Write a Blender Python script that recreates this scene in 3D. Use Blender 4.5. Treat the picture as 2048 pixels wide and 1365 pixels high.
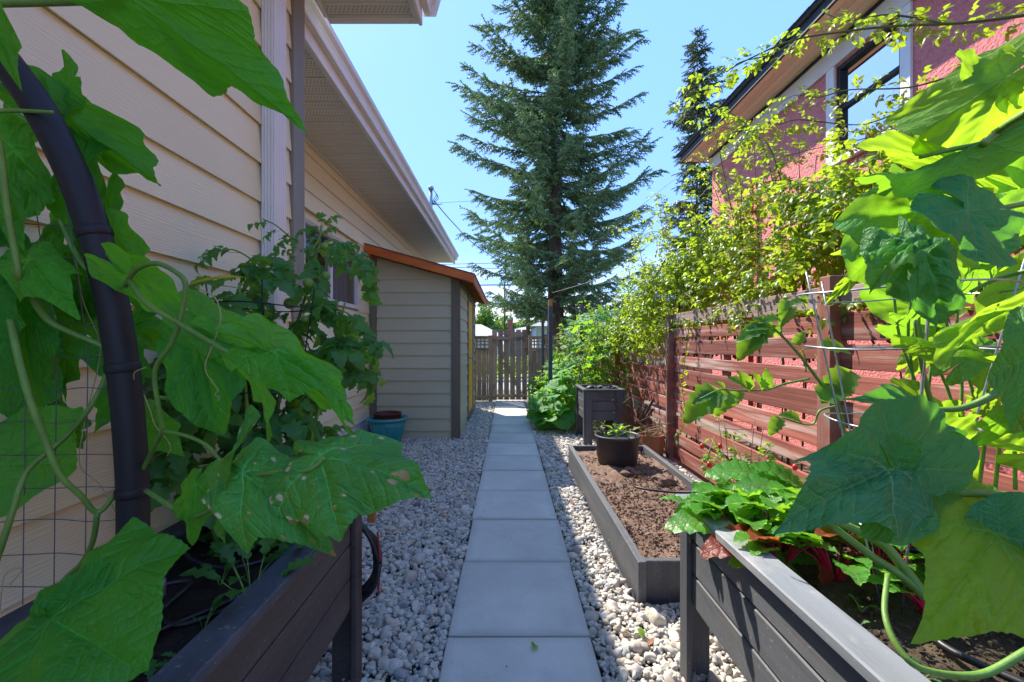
import bpy, math, random
import numpy as np
from mathutils import Vector, Matrix, Euler, noise as mnoise

# ------------------------------------------------------------------ camera, sky, sun, exposure
rnd = random.Random(7)
sc = bpy.context.scene
for o in list(bpy.data.objects): bpy.data.objects.remove(o)
C = sc.collection
R = math.radians
H, F, CX, CY = 1.23, 870.0, 1016.0, 688.0       # eye height (m), focal length and vanishing point measured on the 2048 px photo

cam_d = bpy.data.cameras.new('camera'); cam = bpy.data.objects.new('camera', cam_d); C.objects.link(cam)
cam.location = (0, 0, H); cam.rotation_euler = (R(90), 0, 0)
cam_d.sensor_width = 36; cam_d.lens = F / 2048 * 36
cam_d.shift_x = (1024 - CX) / 2048; cam_d.shift_y = (CY - 682.5) / 2048
cam_d.clip_start = 0.02; cam_d.clip_end = 3000
sc.camera = cam

SUN = Vector((-0.48, 0.80, 1.0)).normalized()   # towards the sun: ahead and to the left
w = bpy.data.worlds.new('World'); sc.world = w; w.use_nodes = True
nt = w.node_tree; nt.nodes.clear()
wo = nt.nodes.new('ShaderNodeOutputWorld'); bg = nt.nodes.new('ShaderNodeBackground')
sky = nt.nodes.new('ShaderNodeTexSky'); sky.sky_type = 'NISHITA'; sky.sun_disc = False
sky.sun_elevation = math.asin(SUN.z); sky.sun_rotation = math.atan2(SUN.x, SUN.y)
sky.altitude = 0; sky.air_density = 1.35; sky.dust_density = 0.5; sky.ozone_density = 3.0
bg.inputs['Strength'].default_value = 0.15
tc = nt.nodes.new('ShaderNodeTexCoord'); sep = nt.nodes.new('ShaderNodeSeparateXYZ')
mp = nt.nodes.new('ShaderNodeMapping'); mp.inputs['Scale'].default_value = (2.6, 2.6, 15.0); mp.inputs['Location'].default_value = (0.4, 0, 0.35)
nz = nt.nodes.new('ShaderNodeTexNoise'); nz.inputs['Scale'].default_value = 1.7; nz.inputs['Detail'].default_value = 9; nz.inputs['Roughness'].default_value = 0.55
cr = nt.nodes.new('ShaderNodeValToRGB'); cr.color_ramp.elements[0].position = 0.44; cr.color_ramp.elements[1].position = 0.62
er = nt.nodes.new('ShaderNodeValToRGB')          # clouds lie low over the horizon
er.color_ramp.elements[0].position = 0.0; er.color_ramp.elements[0].color = (.95,)*3 + (1,)
er.color_ramp.elements[1].position = 0.20; er.color_ramp.elements[1].color = (0, 0, 0, 1)
e2 = er.color_ramp.elements.new(0.11); e2.color = (.85,)*3 + (1,)
mu = nt.nodes.new('ShaderNodeMath'); mu.operation = 'MULTIPLY'
mx = nt.nodes.new('ShaderNodeMixRGB'); mx.inputs[2].default_value = (2.5, 2.55, 2.6, 1)
blue = nt.nodes.new('ShaderNodeMixRGB'); blue.inputs[0].default_value = .93      # clear deep blue air, paler low down
grad = nt.nodes.new('ShaderNodeValToRGB'); ge = grad.color_ramp.elements
ge[0].position = 0.0; ge[0].color = (.25, .45, .80, 1); ge[1].position = .75; ge[1].color = (.145, .315, .79, 1)
g3_ = ge.new(.25); g3_.color = (.155, .325, .79, 1)
gsc = nt.nodes.new('ShaderNodeVectorMath'); gsc.operation = 'SCALE'; gsc.inputs['Scale'].default_value = 3.7
L = nt.links.new
L(tc.outputs['Generated'], sep.inputs[0]); L(tc.outputs['Generated'], mp.inputs[0]); L(mp.outputs[0], nz.inputs['Vector'])
L(nz.outputs['Fac'], cr.inputs[0]); L(sep.outputs['Z'], er.inputs[0]); L(cr.outputs[0], mu.inputs[0]); L(er.outputs[0], mu.inputs[1])
L(sep.outputs['Z'], grad.inputs[0]); L(grad.outputs[0], gsc.inputs[0]); L(sky.outputs[0], blue.inputs[1]); L(gsc.outputs[0], blue.inputs[2])
L(mu.outputs[0], mx.inputs[0]); L(blue.outputs[0], mx.inputs[1]); L(mx.outputs[0], bg.inputs[0]); L(bg.outputs[0], wo.inputs[0])

sl = bpy.data.lights.new('sun', 'SUN'); sun = bpy.data.objects.new('sun', sl); C.objects.link(sun)
sl.energy = 2.7; sl.angle = R(0.53); sl.color = (1.0, 0.93, 0.83)
sun.rotation_euler = SUN.to_track_quat('Z', 'Y').to_euler(); sun.location = (-6, 10, 14)
sc.view_settings.view_transform = 'Standard'; sc.view_settings.look = 'None'
sc.view_settings.gamma = 1; sc.view_settings.exposure = 2.0; sc.view_settings.use_curve_mapping = False
sc.cycles.max_bounces = 8; sc.cycles.transparent_max_bounces = 12

def P(px, py, Y):                                # a measured point of the photo put back at its real distance
    return Vector(((px - CX) * Y / F, Y, H - (py - CY) * Y / F))

# ------------------------------------------------------------------ node helpers and materials
class T:
    def __init__(s, name):
        s.m = bpy.data.materials.new(name); s.m.use_nodes = True; s.t = s.m.node_tree; s.t.nodes.clear()
        s.out = s.n('ShaderNodeOutputMaterial')
    def n(s, k, **kw):
        x = s.t.nodes.new(k)
        for a, b in kw.items(): setattr(x, a, b)
        return x
    def l(s, a, b): s.t.links.new(a, b)
    def put(s, inp, v):
        if hasattr(v, 'links'): s.l(v, inp)
        elif isinstance(v, (tuple, list)) and inp.type == 'RGBA': inp.default_value = tuple(v[:3]) + (1,)
        else: inp.default_value = v
    def mth(s, op, a, b=0.0, c=0.0):
        x = s.n('ShaderNodeMath', operation=op)
        s.put(x.inputs[0], a); s.put(x.inputs[1], b); s.put(x.inputs[2], c)
        return x.outputs[0]
    def mix(s, f, a, b, bt='MIX'):
        x = s.n('ShaderNodeMixRGB', blend_type=bt)
        s.put(x.inputs[0], f); s.put(x.inputs[1], a); s.put(x.inputs[2], b)
        return x.outputs[0]
    def noise(s, v, scale, detail=5, rough=.55, dist=0):
        x = s.n('ShaderNodeTexNoise'); s.l(v, x.inputs['Vector'])
        x.inputs['Scale'].default_value = scale; x.inputs['Detail'].default_value = detail
        x.inputs['Roughness'].default_value = rough; x.inputs['Distortion'].default_value = dist
        return x.outputs['Fac']
    def ramp(s, f, *pts):
        x = s.n('ShaderNodeValToRGB'); s.l(f, x.inputs[0]); e = x.color_ramp.elements
        for i, (p, c) in enumerate(pts):
            el = e[i] if i < 2 else e.new(p)
            el.position = p; el.color = (c, c, c, 1) if not isinstance(c, (tuple, list)) else tuple(c[:3]) + (1,)
        return x.outputs[0]
    def vec(s, stretch=(1, 1, 1), rand=True, coord='Object'):
        tc = s.n('ShaderNodeTexCoord'); v = tc.outputs[coord]
        if rand:
            oi = s.n('ShaderNodeObjectInfo'); k = s.mth('MULTIPLY', oi.outputs['Random'], 61.0)
            a = s.n('ShaderNodeVectorMath', operation='ADD'); s.l(v, a.inputs[0]); s.l(k, a.inputs[1]); v = a.outputs[0]
        m = s.n('ShaderNodeMapping'); s.l(v, m.inputs[0]); m.inputs['Scale'].default_value = stretch
        return m.outputs[0]
    def orand(s, lo, hi):
        oi = s.n('ShaderNodeObjectInfo'); return s.mth('MULTIPLY_ADD', oi.outputs['Random'], hi - lo, lo)
    def bump(s, h, strength=.3, dist=.01, nrm=None):
        b = s.n('ShaderNodeBump'); b.inputs['Strength'].default_value = strength; b.inputs['Distance'].default_value = dist
        s.l(h, b.inputs['Height'])
        if nrm is not None: s.l(nrm, b.inputs['Normal'])
        return b.outputs[0]
    def scale(s, col, f):
        x = s.n('ShaderNodeVectorMath', operation='SCALE'); s.put(x.inputs[0], col) if hasattr(col, 'links') else setattr(x.inputs[0], 'default_value', tuple(col[:3]))
        s.put(x.inputs['Scale'], f); return x.outputs[0]
    def prin(s, col, rough=.6, nrm=None, spec=.3, **kw):
        p = s.n('ShaderNodeBsdfPrincipled'); s.put(p.inputs['Base Color'], col); s.put(p.inputs['Roughness'], rough)
        p.inputs['Specular IOR Level'].default_value = spec
        for k, v in kw.items(): s.put(p.inputs[k.replace('_', ' ')], v)
        if nrm is not None: s.l(nrm, p.inputs['Normal'])
        return p.outputs[0]
    def done(s, sh): s.l(sh, s.out.inputs['Surface']); return s.m

def M(name, c1, c2=None, scale=8, stretch=(1, 1, 1), rough=.6, bump=.25, bscale=None, bd=.004, c3=None, c3scale=1.5, c3lo=.5, c3hi=.65, rand=.12, spec=.3, detail=7, metal=0, dust=0, c3st=None):
    t = T(name); v = t.vec(stretch); vi = t.vec()
    n1 = t.noise(v, scale, detail, .6)
    c2 = c2 or tuple(x * .72 for x in c1)
    col = t.mix(t.ramp(n1, (.3, 0), (.7, 1)), c2, c1)
    if c3: col = t.mix(t.ramp(t.noise(t.vec(c3st) if c3st else vi, c3scale, 6, .65), (c3lo, 0), (c3hi, 1)), col, c3)
    if dust:
        col = t.mix(t.mth('MULTIPLY', t.ramp(t.noise(vi, 75, 3, .8), (.62, 0), (.70, 1)), t.ramp(t.noise(vi, 4, 4, .7), (.42, .1), (.62, dust))), col, (.42, .38, .32))
        col = t.mix(t.ramp(t.noise(t.vec(stretch), scale * 5, 4, .8), (.52, 0), (.70, .5)), col, tuple(x * .45 for x in c1))
    if rand: col = t.scale(col, t.orand(1 - rand, 1 + rand))
    nb = t.noise(t.vec(stretch), bscale or scale * 3, 6, .6)
    return t.done(t.prin(col, t.ramp(n1, (.2, min(1, rough + .12)), (.8, rough - .08)), t.bump(nb, bump, bd), spec, Metallic=metal))

def siding_mat(name, c, grain=.35):
    t = T(name); v = t.vec((1, .06, 1)); vi = t.vec()
    base = t.mix(t.noise(vi, 2.2, 4), tuple(x * .93 for x in c), tuple(min(1, x * 1.06) for x in c))
    base = t.mix(t.ramp(t.noise(vi, 23, 3, .8), (.62, 0), (.78, .25)), base, tuple(x * .75 for x in c))
    base = t.scale(base, t.orand(.95, 1.04))
    wv = t.n('ShaderNodeTexWave', wave_type='BANDS', bands_direction='Z'); t.l(t.vec((1, .10, 1)), wv.inputs['Vector'])
    wv.inputs['Scale'].default_value = 34; wv.inputs['Distortion'].default_value = 14; wv.inputs['Detail'].default_value = 4; wv.inputs['Detail Scale'].default_value = .6
    h = t.mth('ADD', t.mth('MULTIPLY', wv.outputs['Fac'], .6), t.noise(v, 160, 5, .7))
    return t.done(t.prin(base, .55, t.bump(h, grain, .003), .35))

def pebble_mat(name='pebble_stone'):
    t = T(name); oi = t.n('ShaderNodeObjectInfo'); r = oi.outputs['Random']
    col = t.ramp(r, (0, (.28, .30, .33)), (.14, (.64, .62, .56)), (.27, (.42, .39, .35)), (.38, (.70, .66, .58)), (.5, (.35, .37, .39)),
                 (.62, (.58, .47, .37)), (.74, (.48, .49, .49)), (.87, (.64, .57, .48)), (1, (.20, .20, .21)))
    col = t.mix(1.0, col, (1.0, .95, .85), 'MULTIPLY')
    v = t.vec(); col = t.mix(t.ramp(t.noise(v, 2.2, 6, .7), (.4, 0), (.62, .45)), col, (.30, .29, .27))
    col = t.mix(t.ramp(t.noise(v, 9, 4, .8), (.6, 0), (.7, .35)), col, (.8, .79, .76))
    return t.done(t.prin(col, .62, t.bump(t.noise(v, 14, 5, .7), .15, .02), .35))

def concrete_mat(name, c):
    t = T(name); v = t.vec()
    col = t.mix(t.ramp(t.noise(v, 1.6, 6, .6), (.3, 0), (.7, 1)), tuple(x * .80 for x in c), tuple(x * 1.08 for x in c))
    col = t.mix(t.ramp(t.noise(v, 5, 9, .78), (.48, 0), (.72, .6)), col, tuple(x * .7 for x in c))
    col = t.mix(t.ramp(t.noise(v, 130, 3, .7), (.55, 0), (.7, .25)), col, tuple(x * .55 for x in c))
    col = t.mix(t.ramp(t.noise(v, 18, 5, .85), (.64, 0), (.70, .6)), col, (.25, .2, .15))
    tg = t.n('ShaderNodeTexCoord'); sg = t.n('ShaderNodeSeparateXYZ'); t.l(tg.outputs['Generated'], sg.inputs[0])
    ex = t.mth('MINIMUM', t.mth('PINGPONG', sg.outputs[0], .5), t.mth('PINGPONG', sg.outputs[1], .5))   # grime gathers along the slab edges
    col = t.mix(t.ramp(t.mth('ADD', ex, t.mth('MULTIPLY', t.noise(v, 9, 5, .7), .10)), (.05, .55), (.13, 0)), col, tuple(x * .62 for x in c))
    col = t.scale(col, t.orand(.86, 1.06))
    h = t.mth('ADD', t.noise(v, 190, 4, .7), t.mth('MULTIPLY', t.noise(v, 25, 4), .8))
    return t.done(t.prin(col, .82, t.bump(h, .25, .004), .2))

def soil_mat(name, c1, c2, wet=.85):
    t = T(name); v = t.vec(rand=False)
    col = t.mix(t.ramp(t.noise(v, 9, 8, .7), (.35, 0), (.65, 1)), c2, c1)
    col = t.mix(t.ramp(t.noise(v, 90, 5, .8), (.58, 0), (.72, .6)), col, tuple(min(1, x * 2.0) for x in c1))
    h = t.mth('ADD', t.noise(v, 45, 8, .8), t.mth('MULTIPLY', t.noise(v, 150, 5, .8), .5))
    return t.done(t.prin(col, wet, t.bump(h, .9, .02), .2))

def leaf_mat(name, top, under, trans, veincol=None, veins=True, angs=(0, 1.0, -1.0, 1.95, -1.95), spots=0, rough=.48, tmix=.42, sec=.13, pinnate=False, yellow=0.0, bstr=.6, net=1.0):
    """cells between veins, pale veins, duller underside, light through the blade"""
    t = T(name); uv = t.n('ShaderNodeUVMap'); uvv = uv.outputs[0]
    s = t.n('ShaderNodeSeparateXYZ'); t.l(uvv, s.inputs[0]); x, y = s.outputs[0], s.outputs[1]
    v = t.vec()
    geo = t.n('ShaderNodeNewGeometry')
    ctop = t.mix(t.ramp(t.noise(v, 4 if veins else 6, 4, .6), (.3, 0), (.7, 1)), tuple(a * .7 for a in top), tuple(a * 1.25 for a in top))
    ctop = t.mix(t.orand(0, yellow), ctop, (.16, .2, .02)) if yellow else ctop
    nrm = None
    ctrans = t.mix(t.orand(0, .6), trans, tuple(a * .62 for a in trans))
    if veins:
        cur = None; secs = None
        for a in angs:
            ca, sa = math.cos(a), math.sin(a)
            d = t.mth('ABSOLUTE', t.mth('SUBTRACT', t.mth('MULTIPLY', x, ca), t.mth('MULTIPLY', y, sa)))
            q = t.mth('ADD', t.mth('MULTIPLY', x, sa), t.mth('MULTIPLY', y, ca))
            d = t.mth('ADD', d, t.mth('MULTIPLY', t.mth('MAXIMUM', t.mth('MULTIPLY', q, -1.0), 0.0), 4.0))
            tt = t.mth('SUBTRACT', q, t.mth('MULTIPLY', d, .75))
            sd = t.mth('PINGPONG', t.mth('ADD', tt, t.mth('MULTIPLY', t.noise(uvv, 3.0, 2), .10)), sec * .5)
            if cur is None: cur, secs = d, sd
            else:
                lt = t.mth('LESS_THAN', d, cur)
                secs = t.mth('ADD', t.mth('MULTIPLY', secs, t.mth('SUBTRACT', 1.0, lt)), t.mth('MULTIPLY', sd, lt))
                cur = t.mth('MINIMUM', cur, d)
        rr = t.mth('SQRT', t.mth('ADD', t.mth('MULTIPLY', x, x), t.mth('MULTIPLY', y, y)))
        wid = t.mth('MAXIMUM', t.mth('SUBTRACT', .020, t.mth('MULTIPLY', rr, .016)), .004)
        vm = t.mth('SUBTRACT', 1.0, t.mth('MINIMUM', t.mth('DIVIDE', cur, wid), 1.0))
        vs = t.mth('SUBTRACT', 1.0, t.mth('MINIMUM', t.mth('DIVIDE', secs, .008), 1.0))
        tern = t.n('ShaderNodeTexVoronoi', feature='DISTANCE_TO_EDGE'); t.l(uvv, tern.inputs['Vector']); tern.inputs['Scale'].default_value = 15
        vt = t.mth('SUBTRACT', 1.0, t.mth('MINIMUM', t.mth('MULTIPLY', tern.outputs['Distance'], 14.0), 1.0))
        vein = t.mth('MINIMUM', t.mth('ADD', vm, t.mth('ADD', t.mth('MULTIPLY', vs, .55 * max(net, .35)), t.mth('MULTIPLY', vt, .16 * net))), 1.0)
        vc = veincol or tuple(min(1, a * 2.6 + .03) for a in top)
        ctop = t.mix(t.mth('MULTIPLY', t.ramp(t.noise(uvv, 7, 5, .7), (.5, 0), (.75, 1)), .35), ctop, tuple(min(1, a * 1.7 + .03) for a in top)); ctop = t.mix(t.mth('MULTIPLY', vein, .8), ctop, vc)
        under = t.mix(t.mth('MULTIPLY', vein, .6), under, veincol or tuple(min(1, a * 1.9 + .02) for a in under))
        ctrans = t.mix(t.mth('MULTIPLY', vein, .85), ctrans, tuple(a * .45 for a in trans)); ctrans = t.mix(t.ramp(t.noise(uvv, 5, 5, .7), (.42, 0), (.7, .5)), ctrans, tuple(a * .55 for a in trans))
        hh = t.mth('SUBTRACT', t.mth('MULTIPLY', t.mth('MINIMUM', t.mth('MULTIPLY', tern.outputs['Distance'], 6.0), 1.0), .35), t.mth('MULTIPLY', vm, .8))
        hh = t.mth('ADD', hh, t.mth('MULTIPLY', t.mth('MINIMUM', t.mth('MULTIPLY', secs, 30.0), 1.0), .8))
        hh = t.mth('ADD', hh, t.mth('MULTIPLY', t.noise(uvv, 60, 3), .25))
        nrm = t.bump(hh, bstr, .004)
    if spots:
        vo = t.n('ShaderNodeTexVoronoi'); t.l(uvv, vo.inputs['Vector']); vo.inputs['Scale'].default_value = 9
        vo.inputs['Randomness'].default_value = 1
        dd = t.mth('ADD', vo.outputs['Distance'], t.mth('MULTIPLY', t.noise(uvv, 30, 4, .7), .25))
        keep = t.ramp(t.noise(uvv, 2.6, 2), (.5, 0), (.56, 1))
        edge = t.mth('MULTIPLY', t.ramp(y, (.45, 0), (.95, 1)), .22)
        m1 = t.mth('LESS_THAN', dd, t.mth('ADD', t.mth('MULTIPLY', keep, .17 * spots), t.mth('ADD', edge, .15)))
        m0 = t.mth('LESS_THAN', dd, t.mth('ADD', t.mth('MULTIPLY', keep, .17 * spots), t.mth('ADD', edge, .23)))
        ctop = t.mix(m0, ctop, (.28, .33, .04)); ctop = t.mix(m1, ctop, t.mix(t.ramp(y, (.5, 0), (.75, 1)), (.72, .66, .42), (.36, .2, .06)))
        ctrans = t.mix(m0, ctrans, (.4, .38, .06))
    col = t.mix(geo.outputs['Backfacing'], ctop, under)
    col = t.scale(col, t.orand(.85, 1.15))
    rg = t.mth('ADD', rough, t.mth('MULTIPLY', geo.outputs['Backfacing'], .2))
    p = t.prin(col, rg, nrm, .38)
    tr = t.n('ShaderNodeBsdfTranslucent'); t.put(tr.inputs[0], ctrans)
    ms = t.n('ShaderNodeMixShader'); ms.inputs[0].default_value = tmix
    t.l(p, ms.inputs[1]); t.l(tr.outputs[0], ms.inputs[2])
    return t.done(ms.outputs[0])

MAT = {}
MAT['tan'] = siding_mat('tan_fibre_cement', (.78, .71, .46), .30)
MAT['olive'] = siding_mat('olive_fibre_cement', (.46, .44, .30), .20)
MAT['olive_trim'] = M('olive_trim_paint', (.17, .152, .105), scale=6, stretch=(1, 1, .1), bump=.2, rough=.55)
MAT['tan_trim'] = M('weathered_trim_paint', (.30, .285, .235), (.2, .19, .155), scale=7, stretch=(1, 1, .12), bump=.3, rough=.6)
MAT['white_metal'] = M('cream_painted_aluminium', (.74, .71, .66), (.68, .65, .6), scale=3, bump=.03, rough=.35, spec=.5, rand=.03)
MAT['white_paint'] = M('white_paint', (.78, .76, .73), (.66, .64, .6), scale=5, bump=.1, rough=.5, rand=.04)
MAT['foundation'] = M('painted_foundation', (.70, .66, .66), (.55, .52, .52), scale=4, bump=.5, bscale=40, rough=.8, c3=(.45, .42, .4), c3lo=.55, c3hi=.7)
MAT['glass'] = None
MAT['cedar'] = M('orange_stained_cedar', (.66, .17, .025), (.38, .085, .018), scale=9, stretch=(.15, .15, 1), bump=.3, rough=.45, spec=.4)
MAT['cedar_in'] = M('plain_cedar', (.42, .17, .05), (.3, .11, .03), scale=9, stretch=(.15, .15, 1), bump=.3, rough=.6)
MAT['shingle'] = M('dark_asphalt_shingle', (.09, .095, .10), (.04, .04, .045), scale=40, bump=.7, bscale=120, rough=.9)
MAT['black_wood'] = M('charcoal_stained_wood', (.125, .13, .137), (.07, .073, .08), scale=7, stretch=(1, .08, 1), bump=.55, bscale=22, rough=.55, c3=(.14, .135, .125), c3scale=3.2, c3lo=.52, c3hi=.78, spec=.35, dust=.75)
MAT['black_wood_v'] = M('charcoal_stained_post', (.105, .108, .115), (.058, .06, .066), scale=7, stretch=(1, 1, .08), bump=.55, bscale=22, rough=.55, c3=(.12, .115, .105), c3scale=3.2, c3lo=.55, c3hi=.8, spec=.35, dust=.75)
MAT['brown_wood'] = M('dark_brown_stain', (.095, .078, .070), (.06, .048, .044), scale=7, stretch=(1, .08, 1), bump=.5, bscale=22, rough=.6, c3=(.11, .09, .075), c3scale=4, c3lo=.56, c3hi=.8, dust=.75)
MAT['cap_sunlit'] = M('sunlit_grey_cap', (.20, .215, .23), (.12, .13, .14), scale=6, stretch=(1, .08, 1), bump=.7, bscale=20, rough=.6, c3=(.28, .28, .28), c3scale=4, dust=.75)  # lighter grey than the other caps: sunlight put into the colour
MAT['cap_wood'] = M('blue_black_cap_board', (.075, .083, .098), (.045, .05, .062), scale=6, stretch=(1, .08, 1), bump=.5, bscale=20, rough=.5, c3=(.085, .09, .10), c3scale=4, dust=.75)
MAT['red_wood'] = M('red_stained_weathered_slat', (.38, .125, .085), (.15, .045, .033), scale=7, stretch=(1.5, .06, 2.0), bump=.9, bscale=18, bd=.006, rough=.8, c3=(.48, .385, .33), c3scale=5, c3st=(1, .10, 1.6), c3lo=.50, c3hi=.66, rand=.30, detail=9)
MAT['grey_wood'] = M('bare_weathered_slat', (.40, .31, .26), (.17, .11, .085), scale=7, stretch=(1.5, .06, 2.0), bump=1, bscale=18, bd=.006, rough=.85, c3=(.36, .13, .095), c3scale=4, c3st=(1, .12, 1.6), c3lo=.5, c3hi=.66, rand=.2, detail=9)
MAT['red_post'] = M('red_stained_post', (.38, .12, .085), (.2, .06, .04), scale=6, stretch=(1.5, 1.5, .07), bump=.8, bscale=16, bd=.006, rough=.75, c3=(.27, .19, .15), c3scale=2.2, c3lo=.42, c3hi=.66)
MAT['gate_wood'] = M('grey_brown_stained_board', (.42, .31, .20), (.28, .2, .13), scale=6, stretch=(1, 1, .08), bump=.5, rough=.8, c3=(.15, .12, .09), rand=.15)
MAT['concrete'] = concrete_mat('paving_concrete', (.60, .57, .49))
MAT['concrete_old'] = concrete_mat('pale_road', (.36, .35, .34))
MAT['pebble'] = pebble_mat()
MAT['gravel_bed'] = M('gravel_bed', (.20, .19, .18), (.09, .09, .09), scale=60, bump=.9, bscale=70, bd=.02, rough=.9, rand=0)
MAT['earth'] = M('earth_ground', (.16, .14, .10), (.10, .10, .05), scale=3, bump=.6, rough=.95, rand=0)
MAT['soil_dry'] = soil_mat('dry_brown_soil', (.32, .21, .15), (.15, .095, .065), .95)
MAT['soil_dark'] = soil_mat('dark_damp_soil', (.055, .04, .03), (.02, .015, .012), .75)
MAT['soil_bed'] = soil_mat('raised_bed_soil', (.19, .14, .085), (.05, .036, .022), .85)
MAT['teal'] = M('teal_glaze', (.02, .34, .36), (.015, .22, .25), scale=5, bump=.1, rough=.22, c3=(.10, .16, .15), c3scale=3, c3lo=.5, c3hi=.8, spec=.6)
MAT['maroon'] = M('maroon_plastic', (.12, .025, .022), scale=4, bump=.05, rough=.35)
MAT['black_plastic'] = M('black_nursery_plastic', (.045, .045, .052), (.06, .06, .065), scale=5, stretch=(1, 1, 1), bump=.12, rough=.42, c3=(.12, .11, .10), c3lo=.6, c3hi=.8)
MAT['rubber'] = M('black_rubber', (.022, .022, .025), scale=8, bump=.1, rough=.38, spec=.5)
MAT['pipe'] = M('black_poly_pipe', (.014, .013, .015), (.022, .020, .022), scale=6, bump=.2, rough=.5, c3=(.5, .5, .52), c3scale=26, c3lo=.72, c3hi=.75, spec=.3)
MAT['steel'] = M('galvanised_wire', (.42, .44, .46), (.30, .31, .33), scale=30, bump=.1, rough=.38, metal=.7, spec=.5)
MAT['wire'] = M('dull_wire', (.10, .11, .12), scale=30, bump=.1, rough=.5, spec=.4)
MAT['darkwire'] = M('dark_green_coated_wire', (.02, .022, .02), scale=30, bump=.1, rough=.5)
MAT['terracotta'] = M('weathered_stump_wood', (.30, .13, .06), (.2, .08, .04), scale=6, stretch=(1, 1, .15), bump=.6, rough=.8)
MAT['rust'] = M('rusty_brown_iron', (.10, .05, .038), (.06, .03, .022), scale=12, bump=.4, rough=.7)
MAT['yellow'] = M('yellow_door_paint', (.72, .42, .015), (.62, .34, .01), scale=4, bump=.08, rough=.45, rand=0)
MAT['dark_room'] = M('dark_room', (.03, .028, .035), scale=3, bump=0, rough=.9)
MAT['curtain'] = M('sheer_curtain', (.42, .45, .52), (.28, .3, .38), scale=10, stretch=(1, 3, .1), bump=.6, rough=.9)
MAT['peach'] = M('peach_soffit_paint', (.90, .66, .46), (.82, .58, .40), scale=5, stretch=(1, .1, 1), bump=.1, rough=.6)
MAT['black_trim'] = M('black_trim_paint', (.03, .035, .035), scale=5, bump=.2, rough=.6)
MAT['red_pipe'] = M('red_downpipe_paint', (.42, .04, .03), scale=5, bump=.1, rough=.45)
MAT['bark'] = M('spruce_bark', (.16, .10, .075), (.06, .04, .03), scale=7, stretch=(1, 1, .35), bump=1, bscale=20, bd=.05, rough=.9)
MAT['pole'] = M('utility_pole_wood', (.13, .085, .06), (.08, .05, .04), scale=7, stretch=(1, 1, .1), bump=.5, rough=.85)
MAT['brick'] = M('red_chimney_brick', (.36, .12, .08), (.25, .08, .06), scale=20, bump=.4, rough=.85)
MAT['grey_roof'] = M('pale_grey_roof', (.34, .35, .38), (.27, .28, .3), scale=8, bump=.3, rough=.85)
MAT['pale_wall'] = M('pale_render', (.62, .64, .66), scale=3, bump=.1, rough=.8)
MAT['cane'] = M('green_cane', (.10, .15, .03), (.09, .08, .03), scale=12, bump=.2, rough=.5)
MAT['twig'] = M('brown_cane', (.10, .065, .04), (.06, .04, .025), scale=12, bump=.4, rough=.8)
MAT['vine'] = M('pale_green_vine', (.16, .30, .05), (.10, .20, .03), scale=22, stretch=(1, 1, 1), bump=.3, rough=.45, spec=.4)
MAT['dry_stem'] = M('dry_tendril', (.42, .33, .16), scale=12, bump=.2, rough=.8)
MAT['redstem'] = M('crimson_stem', (.62, .015, .06), (.42, .01, .03), scale=12, bump=.1, rough=.35, spec=.5)
MAT['orange_tip'] = M('unpainted_post_end', (.55, .22, .05), scale=8, bump=.2, rough=.7)
MAT['tomato_red'] = M('ripe_fruit', (.60, .03, .015), scale=8, bump=0, rough=.25, spec=.5)
MAT['yellow_leaf'] = leaf_mat('yellowed_leaf', (.45, .38, .02), (.4, .35, .04), (.6, .5, .03), veins=False)
MAT['cuc'] = leaf_mat('cucumber_leaf', (.06, .30, .018), (.10, .36, .045), (.32, .90, .02))
MAT['cuc_spot'] = leaf_mat('spotted_cucumber_leaf', (.06, .29, .05), (.10, .34, .05), (.24, .66, .02), spots=1.35)
MAT['cuc_dark'] = leaf_mat('deep_cucumber_leaf', (.028, .21, .016), (.06, .27, .022), (.22, .78, .01), rough=.46)
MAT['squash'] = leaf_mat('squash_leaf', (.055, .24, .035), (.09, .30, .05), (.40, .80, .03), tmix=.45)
MAT['squash_shade'] = leaf_mat('shaded_blue_green_leaf', (.032, .21, .075), (.07, .26, .06), (.18, .55, .03), veincol=(.30, .52, .18), rough=.42)  # shaded copy of the squash leaf, sky sheen put into its blue-green
MAT['squash_lit'] = leaf_mat('sunlit_squash_leaf', (.10, .26, .02), (.14, .30, .03), (.50, .82, .03), tmix=.58)  # sunlit copy of the squash leaf, backlight put into its colours
MAT['tomato'] = leaf_mat('tomato_leaf', (.05, .18, .045), (.10, .22, .08), (.34, .72, .03), veins=False, rough=.5)
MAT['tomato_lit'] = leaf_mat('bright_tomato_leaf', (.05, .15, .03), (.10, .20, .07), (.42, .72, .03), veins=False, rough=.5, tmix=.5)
MAT['rose'] = leaf_mat('rose_leaf', (.085, .17, .018), (.13, .22, .05), (.55, .75, .03), veins=False, rough=.38, tmix=.45, yellow=.35)
MAT['bush'] = leaf_mat('raspberry_leaf', (.06, .16, .02), (.13, .22, .09), (.46, .74, .03), veins=False, rough=.5, tmix=.45, yellow=.2)
MAT['beet'] = leaf_mat('beet_leaf', (.07, .25, .03), (.12, .28, .05), (.40, .80, .03), veincol=(.34, .12, .06), angs=(0,), rough=.42, net=.0, bstr=.4)
MAT['beet_red'] = leaf_mat('red_beet_leaf', (.24, .05, .03), (.26, .05, .04), (.85, .16, .03), veincol=(.40, .01, .03), angs=(0,), rough=.42, tmix=.5, net=.0, bstr=.4)
MAT['kale'] = leaf_mat('seedling_leaf', (.05, .17, .03), (.08, .2, .05), (.16, .42, .03), veins=False)
MAT['spruce'] = leaf_mat('spruce_needles', (.16, .26, .12), (.15, .25, .11), (.26, .42, .05), veins=False, rough=.6, tmix=.22)
MAT['spruce2'] = leaf_mat('thin_spruce_needles', (.09, .14, .06), (.10, .14, .06), (.14, .18, .04), veins=False, rough=.6, tmix=.22)
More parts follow.
